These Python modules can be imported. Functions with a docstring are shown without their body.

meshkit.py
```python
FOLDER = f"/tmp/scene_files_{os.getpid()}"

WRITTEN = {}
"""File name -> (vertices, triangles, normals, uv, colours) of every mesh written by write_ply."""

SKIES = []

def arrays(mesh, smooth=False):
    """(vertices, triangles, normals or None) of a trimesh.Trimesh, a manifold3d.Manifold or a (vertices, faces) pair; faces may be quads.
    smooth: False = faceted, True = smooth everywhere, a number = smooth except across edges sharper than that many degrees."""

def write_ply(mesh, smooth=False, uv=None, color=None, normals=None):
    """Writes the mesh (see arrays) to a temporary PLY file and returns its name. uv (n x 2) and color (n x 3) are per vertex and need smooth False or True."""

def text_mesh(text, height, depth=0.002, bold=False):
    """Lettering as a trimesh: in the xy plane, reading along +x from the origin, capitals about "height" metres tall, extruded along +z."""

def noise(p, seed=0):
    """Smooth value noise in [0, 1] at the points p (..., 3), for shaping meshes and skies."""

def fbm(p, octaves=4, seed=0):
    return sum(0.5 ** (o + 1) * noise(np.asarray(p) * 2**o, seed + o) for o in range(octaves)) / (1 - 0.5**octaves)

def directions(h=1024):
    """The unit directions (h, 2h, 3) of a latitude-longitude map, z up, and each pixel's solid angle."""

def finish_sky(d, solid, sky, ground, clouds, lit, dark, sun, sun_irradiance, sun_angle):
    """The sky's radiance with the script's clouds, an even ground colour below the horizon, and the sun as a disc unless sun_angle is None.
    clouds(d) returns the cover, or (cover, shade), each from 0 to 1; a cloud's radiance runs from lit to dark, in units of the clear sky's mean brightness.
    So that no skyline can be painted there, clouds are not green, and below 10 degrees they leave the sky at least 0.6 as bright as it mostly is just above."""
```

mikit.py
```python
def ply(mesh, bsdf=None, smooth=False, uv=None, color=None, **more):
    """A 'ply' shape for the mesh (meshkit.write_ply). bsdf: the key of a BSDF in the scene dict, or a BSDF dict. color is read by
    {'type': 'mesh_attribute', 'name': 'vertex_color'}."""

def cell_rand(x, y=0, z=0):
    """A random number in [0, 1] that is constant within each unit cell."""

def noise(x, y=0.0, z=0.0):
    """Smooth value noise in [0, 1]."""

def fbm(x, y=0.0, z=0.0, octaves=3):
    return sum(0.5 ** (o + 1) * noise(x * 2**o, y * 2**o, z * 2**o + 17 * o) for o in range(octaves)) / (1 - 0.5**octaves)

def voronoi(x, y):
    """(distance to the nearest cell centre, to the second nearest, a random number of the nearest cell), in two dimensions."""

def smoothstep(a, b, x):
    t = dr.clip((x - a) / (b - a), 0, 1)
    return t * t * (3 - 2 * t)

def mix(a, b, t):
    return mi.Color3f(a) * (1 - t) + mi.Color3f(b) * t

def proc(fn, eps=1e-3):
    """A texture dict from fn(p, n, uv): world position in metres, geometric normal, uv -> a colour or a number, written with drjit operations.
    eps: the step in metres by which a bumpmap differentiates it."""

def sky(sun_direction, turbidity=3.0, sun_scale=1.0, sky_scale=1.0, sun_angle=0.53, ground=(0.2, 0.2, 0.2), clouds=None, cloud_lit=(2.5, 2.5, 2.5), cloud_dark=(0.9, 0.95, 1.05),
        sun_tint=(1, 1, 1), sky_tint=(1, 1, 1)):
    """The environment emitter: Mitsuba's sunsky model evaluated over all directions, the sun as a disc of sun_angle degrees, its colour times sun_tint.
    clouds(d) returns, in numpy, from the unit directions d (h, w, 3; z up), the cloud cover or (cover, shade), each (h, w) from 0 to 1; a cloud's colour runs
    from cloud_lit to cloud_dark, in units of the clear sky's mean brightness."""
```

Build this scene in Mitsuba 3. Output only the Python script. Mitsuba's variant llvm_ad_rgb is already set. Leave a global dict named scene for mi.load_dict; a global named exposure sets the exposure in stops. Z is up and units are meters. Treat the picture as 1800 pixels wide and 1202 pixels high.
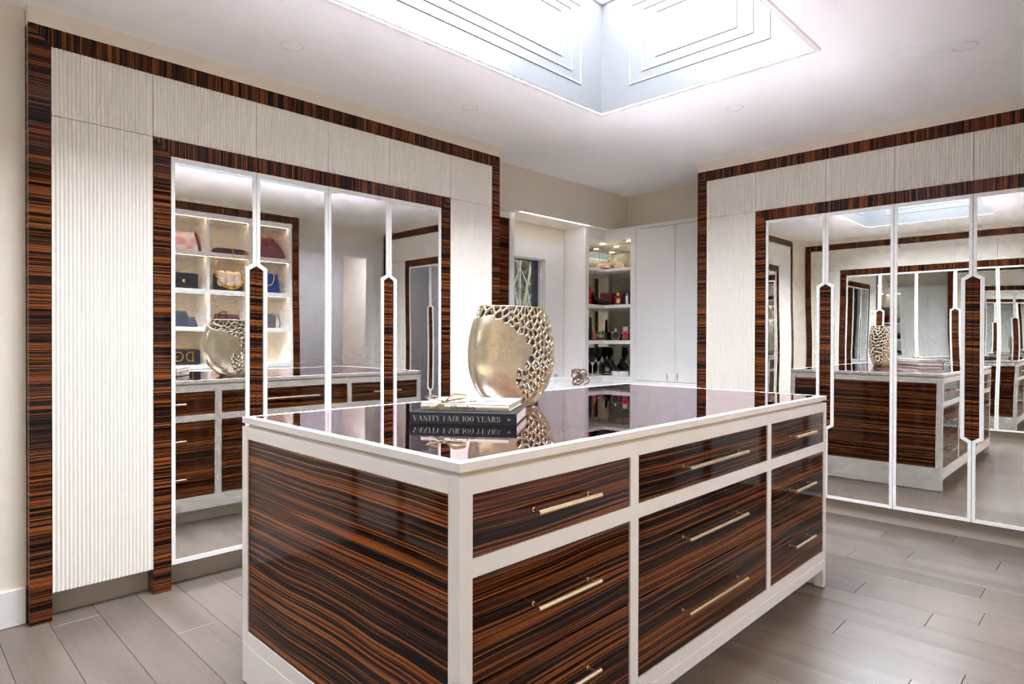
import math, random
import numpy as np, trimesh, mitsuba as mi, mikit, meshkit, drjit as dr
import manifold3d as m3
from shapely.geometry import Polygon, Point, box as sbox, MultiPoint
from shapely.ops import unary_union
from scipy.spatial import cKDTree

T = mi.ScalarTransform4f
RNG = random.Random(11)
NPR = np.random.default_rng(7)

# ------------------------------------------------------------------ camera, sky, large lights, exposure
CAM = dict(f=1104.70, yaw=0.7778, pitch=-0.0065, roll=0.0022, h=1.2817)
_cy, _sy, _cp, _sp = math.cos(CAM['yaw']), math.sin(CAM['yaw']), math.cos(CAM['pitch']), math.sin(CAM['pitch'])
_F0, _R0, _U0 = np.array([_cy, _sy, 0]), np.array([_sy, -_cy, 0]), np.array([0, 0, 1.0])
_F, _U = _cp * _F0 + _sp * _U0, -_sp * _F0 + _cp * _U0
_U = -math.sin(CAM['roll']) * _R0 + math.cos(CAM['roll']) * _U
EYE = np.array([0, 0, CAM['h']])
scene, labels = {}, {}
scene['camera'] = {'type': 'perspective', 'fov_axis': 'x', 'fov': 2 * math.degrees(math.atan(900 / CAM['f'])), 'near_clip': 0.02, 'far_clip': 200.0,
                   'to_world': T().look_at(origin=EYE.tolist(), target=(EYE + _F).tolist(), up=_U.tolist())}


def _clouds(d):
    c = meshkit.fbm(d * [3, 3, 6] + 5, 5, seed=3)
    return np.clip((c - 0.40) * 4.0, 0, 1)


scene['sky'] = mikit.sky((-0.5, -0.35, 0.8), turbidity=3.0, sun_scale=3.5, sky_scale=3.0, clouds=_clouds, cloud_lit=(2.0, 2.0, 2.0), cloud_dark=(1.2, 1.2, 1.25))
scene['sky']['sampling_weight'] = 0.8
exposure = 0.54
SKYLIGHT = (16.4, 17.8, 19.8)      # radiance of the frosted skylight panes
STRIP = (8.0, 5.2, 3.0)         # warm LED profile of the handbag shelves
NICHE = (12.0, 11.9, 11.6)         # LED profile over the window niche
SPOTS = (32.0, 29.0, 24.0)         # small lamps in the corner shelf
HALL_FILL = (9.5, 9.5, 10.6)             # added fill light, unseen, in the hallway behind the doorway


# ------------------------------------------------------------------ materials
def rgb(*c):
    return {'type': 'rgb', 'value': list(c)}


def lin(r, g, b):
    f = lambda x: x / 12.92 if x <= 0.04045 else ((x + 0.055) / 1.055) ** 2.4
    return [f(r / 255), f(g / 255), f(b / 255)]


def mat(name, d):
    scene[name] = d
    return name


def prin(name, c, rough=0.4, two=True, **k):
    b = {'type': 'principled', 'base_color': c if isinstance(c, dict) else rgb(*c), 'roughness': rough, **k}
    return mat(name, {'type': 'twosided', 'a': b} if two else b)


def wood_fn(p, n, uv):
    a, g = uv.x, uv.y                       # a: across the grain, g: along it (metres)
    w = a + 0.016 * (mikit.noise(g * 2.0, a * 2.5) - 0.5) + 0.0060 * (mikit.noise(g * 6.0, a * 11.0, 3) - 0.5)
    n1 = mikit.noise(w * 330, g * 1.0, 1)
    n2 = mikit.noise(w * 760, g * 2.4, 2)
    n3 = mikit.noise(w * 1000, g * 5.0, 4)
    band = mikit.noise(w * 80, g * 0.7, 7)
    t = 0.36 * n1 + 0.28 * n2 + 0.14 * n3 + 0.23 * band
    c = mikit.mix((0.0035, 0.0022, 0.0026), (0.030, 0.010, 0.0055), mikit.smoothstep(0.40, 0.50, t))
    c = c * (1 - mikit.smoothstep(0.49, 0.68, t)) + mi.Color3f(0.27, 0.077, 0.020) * mikit.smoothstep(0.49, 0.68, t)
    return c


prin('mat_ebony', mikit.proc(wood_fn), 0.05, specular=0.13)
prin('mat_lacquer', lin(246, 244, 241), 0.30, specular=0.45)
prin('mat_cream', lin(246, 241, 232), 0.45, specular=0.35)
prin('mat_island', lin(243, 241, 239), 0.28, specular=0.45)
prin('mat_white', lin(247, 245, 243), 0.32, specular=0.45)
prin('mat_wall', lin(239, 230, 215), 0.75, specular=0.2)
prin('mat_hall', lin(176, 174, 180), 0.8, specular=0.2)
prin('mat_ceiling', lin(247, 247, 246), 0.8, specular=0.15)
prin('mat_shaft', lin(92, 92, 93), 0.30, specular=0.4)  # white paint darkened to grey, offsetting the skylight glare in the colour
prin('mat_rail', lin(112, 112, 113), 0.4, specular=0.4)  # lighter copy of the shaft paint, so the mouldings look lit
prin('mat_trim', lin(238, 235, 232), 0.4, specular=0.4)
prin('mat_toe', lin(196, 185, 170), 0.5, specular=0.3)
prin('mat_dark', lin(30, 27, 26), 0.5)
prin('mat_seam', lin(120, 104, 92), 0.7)
prin('mat_brass', lin(244, 224, 188), 0.26, metallic=1.0)
prin('mat_bronze', lin(150, 122, 98), 0.3, metallic=1.0)
prin('mat_gold', lin(236, 190, 96), 0.2, metallic=1.0)
prin('mat_steel', lin(210, 208, 205), 0.2, metallic=1.0)
prin('mat_frame_metal', lin(70, 72, 80), 0.4, metallic=0.5)
mat('mat_mirror', {'type': 'twosided', 'a': {'type': 'conductor', 'material': 'none', 'specular_reflectance': rgb(0.93, 0.945, 0.925)}})
mat('mat_smoked', {'type': 'twosided', 'a': {'type': 'conductor', 'material': 'none', 'specular_reflectance': rgb(0.66, 0.61, 0.52)}})
mat('mat_grey_mirror', {'type': 'twosided', 'a': {'type': 'conductor', 'material': 'none', 'specular_reflectance': rgb(0.70, 0.69, 0.60)}})
mat('mat_top_glass', {'type': 'twosided', 'a': {'type': 'conductor', 'material': 'none', 'specular_reflectance': rgb(0.80, 0.70, 0.755)}})
mat('mat_pane', {'type': 'thindielectric'})
mat('mat_clear', {'type': 'dielectric', 'int_ior': 1.5})


def plank_fn(shift):
    def fn(p, n, uv):
        g = mikit.fbm(p.x * 60 + shift * 7, p.y * 2.2 + shift * 3, shift, octaves=3)
        f = mikit.noise(p.x * 420, p.y * 9, shift)
        h = mikit.noise(p.x * 9, p.y * 1.6, shift + 4.0)
        t = 0.24 * g + 0.08 * f + 0.68 * h
        a, b = np.array(lin(101, 89, 80)), np.array(lin(118, 106, 96))
        tone = 0.94 + 0.03 * shift
        return mikit.mix((a * tone).tolist(), (b * tone).tolist(), mikit.smoothstep(0.2, 0.8, t))
    return fn


for k in range(4):
    prin(f'mat_plank_{k}', mikit.proc(plank_fn(float(k))), 0.30, specular=0.45)


# ------------------------------------------------------------------ mesh helpers
def tm(v, f):
    return trimesh.Trimesh(np.asarray(v, float), np.asarray(f, int), process=False)


def cat(ms):
    ms = [m for m in ms if m is not None]
    return trimesh.util.concatenate([tm(m.vertices, m.faces) for m in ms]) if len(ms) > 1 else ms[0]


def _chamfer_template():
    pts, key = [], []
    for sx in (-1, 1):
        for sy in (-1, 1):
            for sz in (-1, 1):
                for ax in range(3):
                    o = np.array([sx, sy, sz], float) * 10
                    s = [sx, sy, sz]
                    for j in range(3):
                        if j != ax:
                            o[j] -= s[j]
                    pts.append(o)
                    key.append((sx, sy, sz, ax))
    h = trimesh.convex.convex_hull(np.array(pts))
    from scipy.spatial import cKDTree as K
    idx = K(np.array(pts)).query(h.vertices)[1]
    return key, idx[h.faces]


_CK, _CF = _chamfer_template()


def cbox(x0, x1, y0, y1, z0, z1, b=0.0015):
    lo, hi = np.array([x0, y0, z0], float), np.array([x1, y1, z1], float)
    b = min(b, *(0.45 * (hi - lo)))
    v = []
    for sx, sy, sz, ax in _CK:
        s = np.array([sx, sy, sz])
        o = np.where(s > 0, hi, lo)
        for j in range(3):
            if j != ax:
                o[j] -= s[j] * b
        v.append(o)
    return tm(v, _CF)


def pbox(x0, x1, y0, y1, z0, z1):
    m = trimesh.creation.box((x1 - x0, y1 - y0, z1 - z0))
    m.apply_translation(((x0 + x1) / 2, (y0 + y1) / 2, (z0 + z1) / 2))
    return m


def man(m):
    g = m.to_mesh()
    return tm(g.vert_properties[:, :3], g.tri_verts)


def rbox(x0, x1, y0, y1, z0, z1, r, n=12):
    r = min(r, 0.49 * (x1 - x0), 0.49 * (y1 - y0), 0.49 * (z1 - z0))
    s = m3.Manifold.sphere(r, n)
    return man(m3.Manifold.batch_hull([s.translate((x, y, z)) for x in (x0 + r, x1 - r) for y in (y0 + r, y1 - r) for z in (z0 + r, z1 - r)]))


def extrude(poly, h):
    gs = getattr(poly, 'geoms', [poly])
    return cat([trimesh.creation.extrude_polygon(g, h, engine='earcut') for g in gs])


def tube(pts, r, n=8, closed=False):
    p = np.asarray(pts, float)
    r = np.broadcast_to(r, len(p))
    d = (np.roll(p, -1, 0) - np.roll(p, 1, 0)) if closed else np.gradient(p, axis=0)
    d /= np.linalg.norm(d, axis=1, keepdims=True) + 1e-12
    u = np.cross(d[0], [0, 0, 1] if abs(d[0][2]) < 0.9 else [1, 0, 0])
    v, a = [], np.arange(n) * 2 * math.pi / n
    for k in range(len(p)):
        u = u - d[k] * (u @ d[k])
        u /= np.linalg.norm(u) + 1e-12
        w = np.cross(d[k], u)
        v.append(p[k] + r[k] * (np.cos(a)[:, None] * u + np.sin(a)[:, None] * w))
    v = np.vstack(v)
    f = []
    L = len(p)
    for k in range(L if closed else L - 1):
        for j in range(n):
            q0, q1, q2, q3 = k * n + j, k * n + (j + 1) % n, ((k + 1) % L) * n + (j + 1) % n, ((k + 1) % L) * n + j
            f += [[q0, q1, q2], [q0, q2, q3]]
    if not closed:
        v = np.vstack([v, p[:1], p[-1:]])
        for j in range(n):
            f += [[L * n, (j + 1) % n, j], [L * n + 1, (L - 1) * n + j, (L - 1) * n + (j + 1) % n]]
    return tm(v, f)


def lathe(prof, n=32, at=(0, 0, 0)):
    m = trimesh.creation.revolve(np.asarray(prof, float), sections=n)
    m.apply_translation(at)
    return m


def cyl(p0, p1, r, n=16):
    return tube([p0, p1], r, n)


def moved(m, loc=(0, 0, 0), rz=0.0):
    m = m.copy()
    if rz:
        m.apply_transform(trimesh.transformations.rotation_matrix(rz, [0, 0, 1]))
    m.apply_translation(loc)
    return m


class Frame:
    """local (s along the width, d out of the face, z) -> world"""

    def __init__(self, origin, s, d):
        self.M = np.eye(4)
        self.M[:3, 0], self.M[:3, 1], self.M[:3, 3] = s, d, origin
        self.flip = np.linalg.det(self.M[:3, :3]) < 0

    def __call__(self, m):
        v = m.vertices @ self.M[:3, :3].T + self.M[:3, 3]
        return tm(v, m.faces[:, ::-1] if self.flip else m.faces)


ID = Frame((0, 0, 0), (1, 0, 0), (0, 1, 0))


def numbered(name):
    if name not in scene and not any(k.startswith(name + '__') for k in scene) and name not in labels:
        return name
    k = 1
    while True:
        n = f'{name}_{k:03d}'
        if n not in scene and n not in labels and not any(q.startswith(n + '__') for q in scene):
            return n
        k += 1


def thing(name, label, cat_, group=None):
    key = numbered(name)
    labels[key] = {'label': label, 'category': cat_}
    if group:
        labels[key]['group'] = group
    return key


def struct(name, label=None):
    labels[name] = {'kind': 'structure'}
    if label:
        labels[name]['label'] = label
    return name


_COUNT = {}


def put(parent, name, mesh, bsdf, fr=ID, smooth=False, label=None, uv=None, stuff=False, **more):
    """one entry: parent__name (numbered when taken); parent None: the name itself"""
    base = f'{parent}__{name}' if parent else name
    if base in scene:
        k = _COUNT.get(base, 0) + 1
        while f'{base}_{k:03d}' in scene:
            k += 1
        _COUNT[base] = k
        base = f'{base}_{k:03d}'
    scene[base] = mikit.ply(fr(mesh), bsdf, smooth=smooth, uv=uv, **more)
    if label:
        labels.setdefault(base, {})['label'] = label
    if stuff:
        labels.setdefault(base, {})['kind'] = 'stuff'
    return base


def woody(parent, name, mesh, fr, grain, seed=None, label=None):
    """ebony veneer: grain 's' = grain runs along s (stripes across z), 'z' = along z"""
    v = mesh.vertices
    o = RNG.random() * 40 if seed is None else seed
    uv = np.stack([v[:, 2] + o, v[:, 0] + o * 0.37], 1) if grain == 's' else np.stack([v[:, 0] + o, v[:, 2] + o * 0.37], 1)
    return put(parent, name, mesh, 'mat_ebony', fr, uv=uv, label=label)


def rect(s0, s1, z0, z1):
    return sbox(s0, z0, s1, z1)


def plate(poly, d0, d1):
    """polygon in (s, z) extruded from d0 to d1 (local coordinates s, d, z)"""
    m = extrude(poly, d1 - d0)
    v = np.stack([m.vertices[:, 0], m.vertices[:, 2] + d0, m.vertices[:, 1]], 1)
    return tm(v, m.faces[:, ::-1])


# ------------------------------------------------------------------ room
H = 2.74
yL, xR, L0, L1, R1 = 3.4544, 4.8472, 0.4786, 3.3703, 2.5945
WU = 2.8917                                  # width of one wardrobe wall
WN = WU + 2 * 0.43632                        # the one opposite has two more doors
XN, N1, YM = -0.19, 3.52, 0.040               # opposite walls (seen in the mirrors)
YWALL, XWALL, YWIN, XEND = -0.297, -0.25, 4.078, 5.468
IX0, IX1, IY0, IY1, IZ = 0.9622, 3.4556, 1.1193, 2.3578, 0.9858

struct('floor', 'pale greige oak plank floor')
put('floor', 'screed', pbox(-0.9, 5.6, -2.5, 4.2, -0.06, -0.0075), 'mat_seam')
joints = {0: [3.385], 2: [2.93], 4: [3.385, 2.05], 13: [0.917, 2.3], 12: [0.442, 1.75], 15: [0.65, 2.0], 16: [0.479, 0.988, 2.4], 18: [0.525, 1.9], 19: [1.185, 2.6], 20: [0.925, 2.2],
          21: [0.525, 1.8], 22: [1.148, 2.5], 23: [0.796, 2.1], 14: [0.2, 1.5], 17: [0.05, 1.45], 1: [1.1, 2.35, 3.8], 3: [1.2, 2.5, 3.9], 5: [1.6, 2.9], 6: [0.9, 2.2, 3.6]}
joints = {k: sorted(v) for k, v in joints.items()}
for k in range(-5, 28):
    xa, xb = 0.547 + 0.1825 * k, 0.547 + 0.1825 * (k + 1)
    cuts = list(joints.get(k, []))
    if not cuts:
        cuts = [0.4 + RNG.random() * 1.2]
    while cuts[0] > -0.2:
        cuts.insert(0, cuts[0] - 0.9 - 0.6 * RNG.random())
    while cuts[-1] < 3.9:
        cuts.append(cuts[-1] + 0.9 + 0.6 * RNG.random())
    if k in range(20, 24):
        while cuts[0] > -2.0:
            cuts.insert(0, cuts[0] - 1.2)
    lo = -2.3 if 16 <= k <= 24 else -0.3
    cuts = [max(lo, c) for c in cuts] + [4.1]
    if cuts[0] > lo:
        cuts.insert(0, lo)
    for a, b in zip(cuts[:-1], cuts[1:]):
        b = min(b, 4.1)
        if b - a < 0.03:
            continue
        put('floor', 'plank', cbox(xa + 0.0007, xb - 0.0007, a + 0.0009, b - 0.0009, -0.0075, RNG.uniform(-0.0004, 0.0), 0.0012), f'mat_plank_{RNG.randrange(4)}')

OX0, OX1, OY0, OY1 = 0.62, 3.318, 1.147, 2.457
struct('ceiling', 'smooth off-white ceiling')
ceil = sbox(-0.9, -2.5, 5.6, 4.2).difference(sbox(OX0, OY0, OX1, OY1))
put(None, 'ceiling', moved(extrude(ceil, 0.06), (0, 0, H)), 'mat_ceiling')

struct('window_1', 'skylight with a deep shaft, its white darkened to grey against the glare')
ZT = 3.46
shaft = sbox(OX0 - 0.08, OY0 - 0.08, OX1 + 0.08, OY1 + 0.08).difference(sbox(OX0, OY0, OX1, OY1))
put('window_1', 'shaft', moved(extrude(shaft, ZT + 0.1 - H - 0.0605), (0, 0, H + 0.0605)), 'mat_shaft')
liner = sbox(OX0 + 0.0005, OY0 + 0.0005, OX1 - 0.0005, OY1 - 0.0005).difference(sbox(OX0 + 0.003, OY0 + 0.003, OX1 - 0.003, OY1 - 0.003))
put('window_1', 'liner', moved(extrude(liner, 0.08), (0, 0, H)), 'mat_shaft')  # added sheet that dims the glaring ceiling edge with the shaft grey
lip = sbox(OX0 - 0.028, OY0 - 0.028, OX1 + 0.028, OY1 + 0.028).difference(sbox(OX0 - 0.004, OY0 - 0.004, OX1 + 0.004, OY1 + 0.004))
put('window_1', 'opening_trim', moved(extrude(lip, 0.012), (0, 0, H - 0.012)), 'mat_trim')
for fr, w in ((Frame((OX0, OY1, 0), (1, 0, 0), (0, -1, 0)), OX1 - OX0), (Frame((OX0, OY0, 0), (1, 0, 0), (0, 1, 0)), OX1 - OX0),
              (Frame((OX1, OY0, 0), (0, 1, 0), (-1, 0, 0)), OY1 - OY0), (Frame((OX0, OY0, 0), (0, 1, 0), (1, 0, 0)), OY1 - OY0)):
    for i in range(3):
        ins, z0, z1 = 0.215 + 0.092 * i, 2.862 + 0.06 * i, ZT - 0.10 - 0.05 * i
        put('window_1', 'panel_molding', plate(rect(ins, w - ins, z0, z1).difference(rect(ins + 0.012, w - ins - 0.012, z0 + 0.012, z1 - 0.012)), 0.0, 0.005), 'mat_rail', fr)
NP = 3
for i in range(NP):
    a, b = OX0 + (OX1 - OX0) * i / NP + 0.02, OX0 + (OX1 - OX0) * (i + 1) / NP - 0.02
    m = tm([[a, OY0 + 0.02, ZT], [b, OY0 + 0.02, ZT], [b, OY1 - 0.02, ZT], [a, OY1 - 0.02, ZT]], [[0, 2, 1], [0, 3, 2]])
    put('window_1', 'pane', m, 'mat_trim', emitter={'type': 'area', 'radiance': rgb(*SKYLIGHT), 'sampling_weight': 6.0}, label='frosted skylight pane glowing with daylight')
bars = sbox(OX0, OY0, OX1, OY1)
for i in range(NP):
    a, b = OX0 + (OX1 - OX0) * i / NP + 0.02, OX0 + (OX1 - OX0) * (i + 1) / NP - 0.02
    bars = bars.difference(sbox(a, OY0 + 0.02, b, OY1 - 0.02))
put('window_1', 'glazing_bar', moved(extrude(bars, 0.05), (0, 0, ZT - 0.02)), 'mat_trim')
put('window_1', 'cover', pbox(OX0 - 0.08, OX1 + 0.08, OY0 - 0.08, OY1 + 0.08, ZT + 0.1, ZT + 0.14), 'mat_trim')

# walls (solid slabs around the room)
struct('wall_left', 'cream wall behind the camera side'), struct('wall_right', 'cream wall over the tall white cabinets'), struct('wall_back', 'cream wall with the window'), struct('wall_front', 'cream wall with the doorway')
put('wall_left', 'slab', pbox(-0.9, -0.80, -0.45, 4.2, 0, H), 'mat_wall')
put('wall_left', 'nook', pbox(-0.80, XWALL, -0.45, N1 - WN - 0.002, 0, H), 'mat_wall')
put('wall_back', 'niche_return', pbox(-0.80, L0 - 0.002, N1, N1 + 0.08, 0, H), 'mat_wall', label='cream wall strip beside the ebony wardrobe wall')
put('wall_right', 'slab', pbox(XEND, 5.6, -2.5, 4.2, 0, H), 'mat_wall')
WX0, WX1, WZ0, WZ1 = 4.06, 4.535, 1.02, 2.035
wb = sbox(L0, 0, XEND, H).difference(sbox(WX0, WZ0, WX1, WZ1))
put('wall_back', 'slab', plate(wb, 0, 0.10), 'mat_wall', Frame((0, YWIN, 0), (1, 0, 0), (0, 1, 0)))
DX0, DX1, DZ = 3.52, 4.69, 2.36
wf = sbox(-0.80, 0, XEND, H).difference(sbox(DX0, -0.1, DX1, DZ))
put('wall_front', 'slab', plate(wf, 0, 0.15), 'mat_wall', Frame((0, YWALL, 0), (1, 0, 0), (0, -1, 0)))
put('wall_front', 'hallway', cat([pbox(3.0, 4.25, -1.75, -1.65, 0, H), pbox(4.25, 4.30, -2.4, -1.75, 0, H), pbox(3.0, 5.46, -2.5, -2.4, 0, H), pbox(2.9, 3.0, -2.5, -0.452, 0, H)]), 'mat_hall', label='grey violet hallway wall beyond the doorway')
put('wall_front', 'hall_fill', tm([[4.45, -1.5, H - 0.002], [5.35, -1.5, H - 0.002], [5.35, -0.8, H - 0.002], [4.45, -0.8, H - 0.002]], [[0, 2, 1], [0, 3, 2]]), 'mat_trim', emitter={'type': 'area', 'radiance': rgb(*HALL_FILL), 'sampling_weight': 1.0})  # added unseen emitter that brightens the hallway and the room
struct('trim_1', 'cream soffit band above the left wardrobe'), struct('trim_2', 'cream soffit band above the right wardrobe'), struct('trim_3', 'cream soffit band'), struct('trim_4', 'cream soffit band above the handbag shelf')
put(None, 'trim_1', pbox(L0, L1, yL, YWIN - 0.002, 2.665, H), 'mat_wall')
put(None, 'trim_2', pbox(xR, XEND - 0.002, R1 - WU, R1, 2.665, H), 'mat_wall')
put(None, 'trim_3', pbox(-0.80, XN, N1 - WN, N1, 2.665, H), 'mat_wall')
put(None, 'trim_4', pbox(0.568, 0.568 + WU, YWALL + 0.002, YM, 2.665, H), 'mat_wall')
struct('trim_5', 'cream dropped soffit over the window niche')
put(None, 'trim_5', pbox(L1 + 0.002, XEND - 0.002, 3.7256, YWIN - 0.002, 2.372, H), 'mat_wall')
for nm, pr in (('baseboard_left', (-0.80, L0 - 0.004, N1 - 0.016, N1)), ('baseboard_nook', (XWALL, XWALL + 0.016, YWALL, N1 - WN - 0.006))):
    struct(nm, 'white baseboard')
    put(None, nm, cbox(*pr, 0.0, 0.165, 0.004), 'mat_trim')

# doorway seen in the mirrors
struct('door_1', 'open doorway with a white casing')
frD = Frame((0, YWALL, 0), (1, 0, 0), (0, 1, 0))
op = rect(DX0, DX1, -0.1, DZ)
for i, (w0, w1, dd) in enumerate(((0.0, 0.14, 0.018), (0.0, 0.10, 0.026), (0.0, 0.03, 0.034))):
    c = rect(DX0 - w1, DX1 + w1, -0.1, DZ + w1).difference(op).intersection(rect(0, 6, 0, 3))
    put('door_1', 'casing', plate(c, 0.0, dd), 'mat_trim', frD)
put('door_1', 'jamb', plate(rect(DX0, DX1, 0, DZ).difference(rect(DX0 + 0.02, DX1 - 0.02, -0.01, DZ - 0.02)), -0.155, 0.0), 'mat_trim', frD)

# window
struct('window_2', 'window with a stepped white casing and a dark frame')
frW = Frame((0, YWIN, 0), (1, 0, 0), (0, -1, 0))
op = rect(WX0, WX1, WZ0, WZ1)
for w1, dd in ((0.312, 0.024), (0.16, 0.045), (0.115, 0.062), (0.06, 0.040), (0.02, 0.016)):
    lo = max(WX0 - w1, 3.90)
    c = rect(lo, WX1 + w1, 0.84, min(WZ1 + w1 * 0.62, 2.225)).difference(op)
    put('window_2', 'casing', plate(c, 0.0, dd), 'mat_trim', frW)
put('window_2', 'reveal', plate(op.difference(rect(WX0 + 0.006, WX1 - 0.006, WZ0 + 0.006, WZ1 - 0.006)), -0.10, 0.0), 'mat_trim', frW)
put('window_2', 'frame', plate(rect(WX0 + 0.006, WX1 - 0.006, WZ0 + 0.006, WZ1 - 0.006).difference(rect(WX0 + 0.06, WX1 - 0.06, WZ0 + 0.06, WZ1 - 0.012)), -0.07, -0.03), 'mat_frame_metal', frW, label='dark grey window sash')
put('window_2', 'pane', plate(rect(WX0 + 0.055, WX1 - 0.055, WZ0 + 0.055, WZ1 - 0.01), -0.05, -0.0495), 'mat_pane', frW)

# ------------------------------------------------------------------ wardrobe walls
FL = Frame((L0, yL, 0), (1, 0, 0), (0, -1, 0))
FRR = Frame((xR, R1, 0), (0, -1, 0), (-1, 0, 0))
FN = Frame((XN, N1, 0), (0, -1, 0), (1, 0, 0))
ML0 = 0.568                                  # left end of the handbag shelf
FM = Frame((ML0, YM, 0), (1, 0, 0), (0, 1, 0))
ZK, ZD0, ZD1, ZJ, ZW, ZS = 0.0, 0.125, 2.195, 2.276, 2.584, 2.665
HX, HI = 0.061, 0.0385


def fluted(s0, s1, z0, z1):
    s0, s1, z0, z1 = s0 + 0.0017, s1 - 0.0017, z0 + 0.0017, z1 - 0.0017
    n = max(1, round((s1 - s0 - 0.03) / 0.016))
    a = s0 + (s1 - s0 - n * 0.016) / 2
    pts = [(s0, -0.018), (s0, 0.0)]
    for k in range(n * 10 + 1):
        x = k / 10
        pts.append((a + 0.016 * x, -0.0085 * (1 - abs(math.sin(math.pi * x)) ** 0.8)))
    pts += [(s1, 0.0), (s1, -0.018)]
    m = extrude(Polygon(pts), z1 - z0)
    m.apply_translation((0, 0, z0))
    return m


def mirror_sheet(poly, d, seed):
    """a 4 mm glass with the slight waviness of the real mirrors"""
    v, f = trimesh.creation.triangulate_polygon(poly, engine='earcut')
    m = trimesh.Trimesh(np.c_[v, np.zeros(len(v))], f, process=False).subdivide_to_size(0.07)
    m.merge_vertices()
    p = m.vertices
    r = random.Random(seed)
    amp = (0.0012 + 0.0010 * r.random()) * (1 if seed % 3 else -1)
    zc, sg = 0.95 + 0.35 * r.random(), 0.22 + 0.1 * r.random()
    mid = 0.5 * (p[:, 0].min() + p[:, 0].max())
    bend = amp * np.exp(-(((p[:, 1] - zc) / sg) ** 2)) * (p[:, 0] - mid)
    front = np.stack([p[:, 0], d + bend, p[:, 1]], 1)
    back = np.stack([p[:, 0], d - 0.004 + 0 * bend, p[:, 1]], 1)
    n = np.cross(front[m.faces[:, 1]] - front[m.faces[:, 0]], front[m.faces[:, 2]] - front[m.faces[:, 0]])[:, 1].sum()
    F = m.faces if n > 0 else m.faces[:, ::-1]
    return tm(np.vstack([front, back]), np.vstack([F, F[:, ::-1] + len(front)]))


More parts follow.
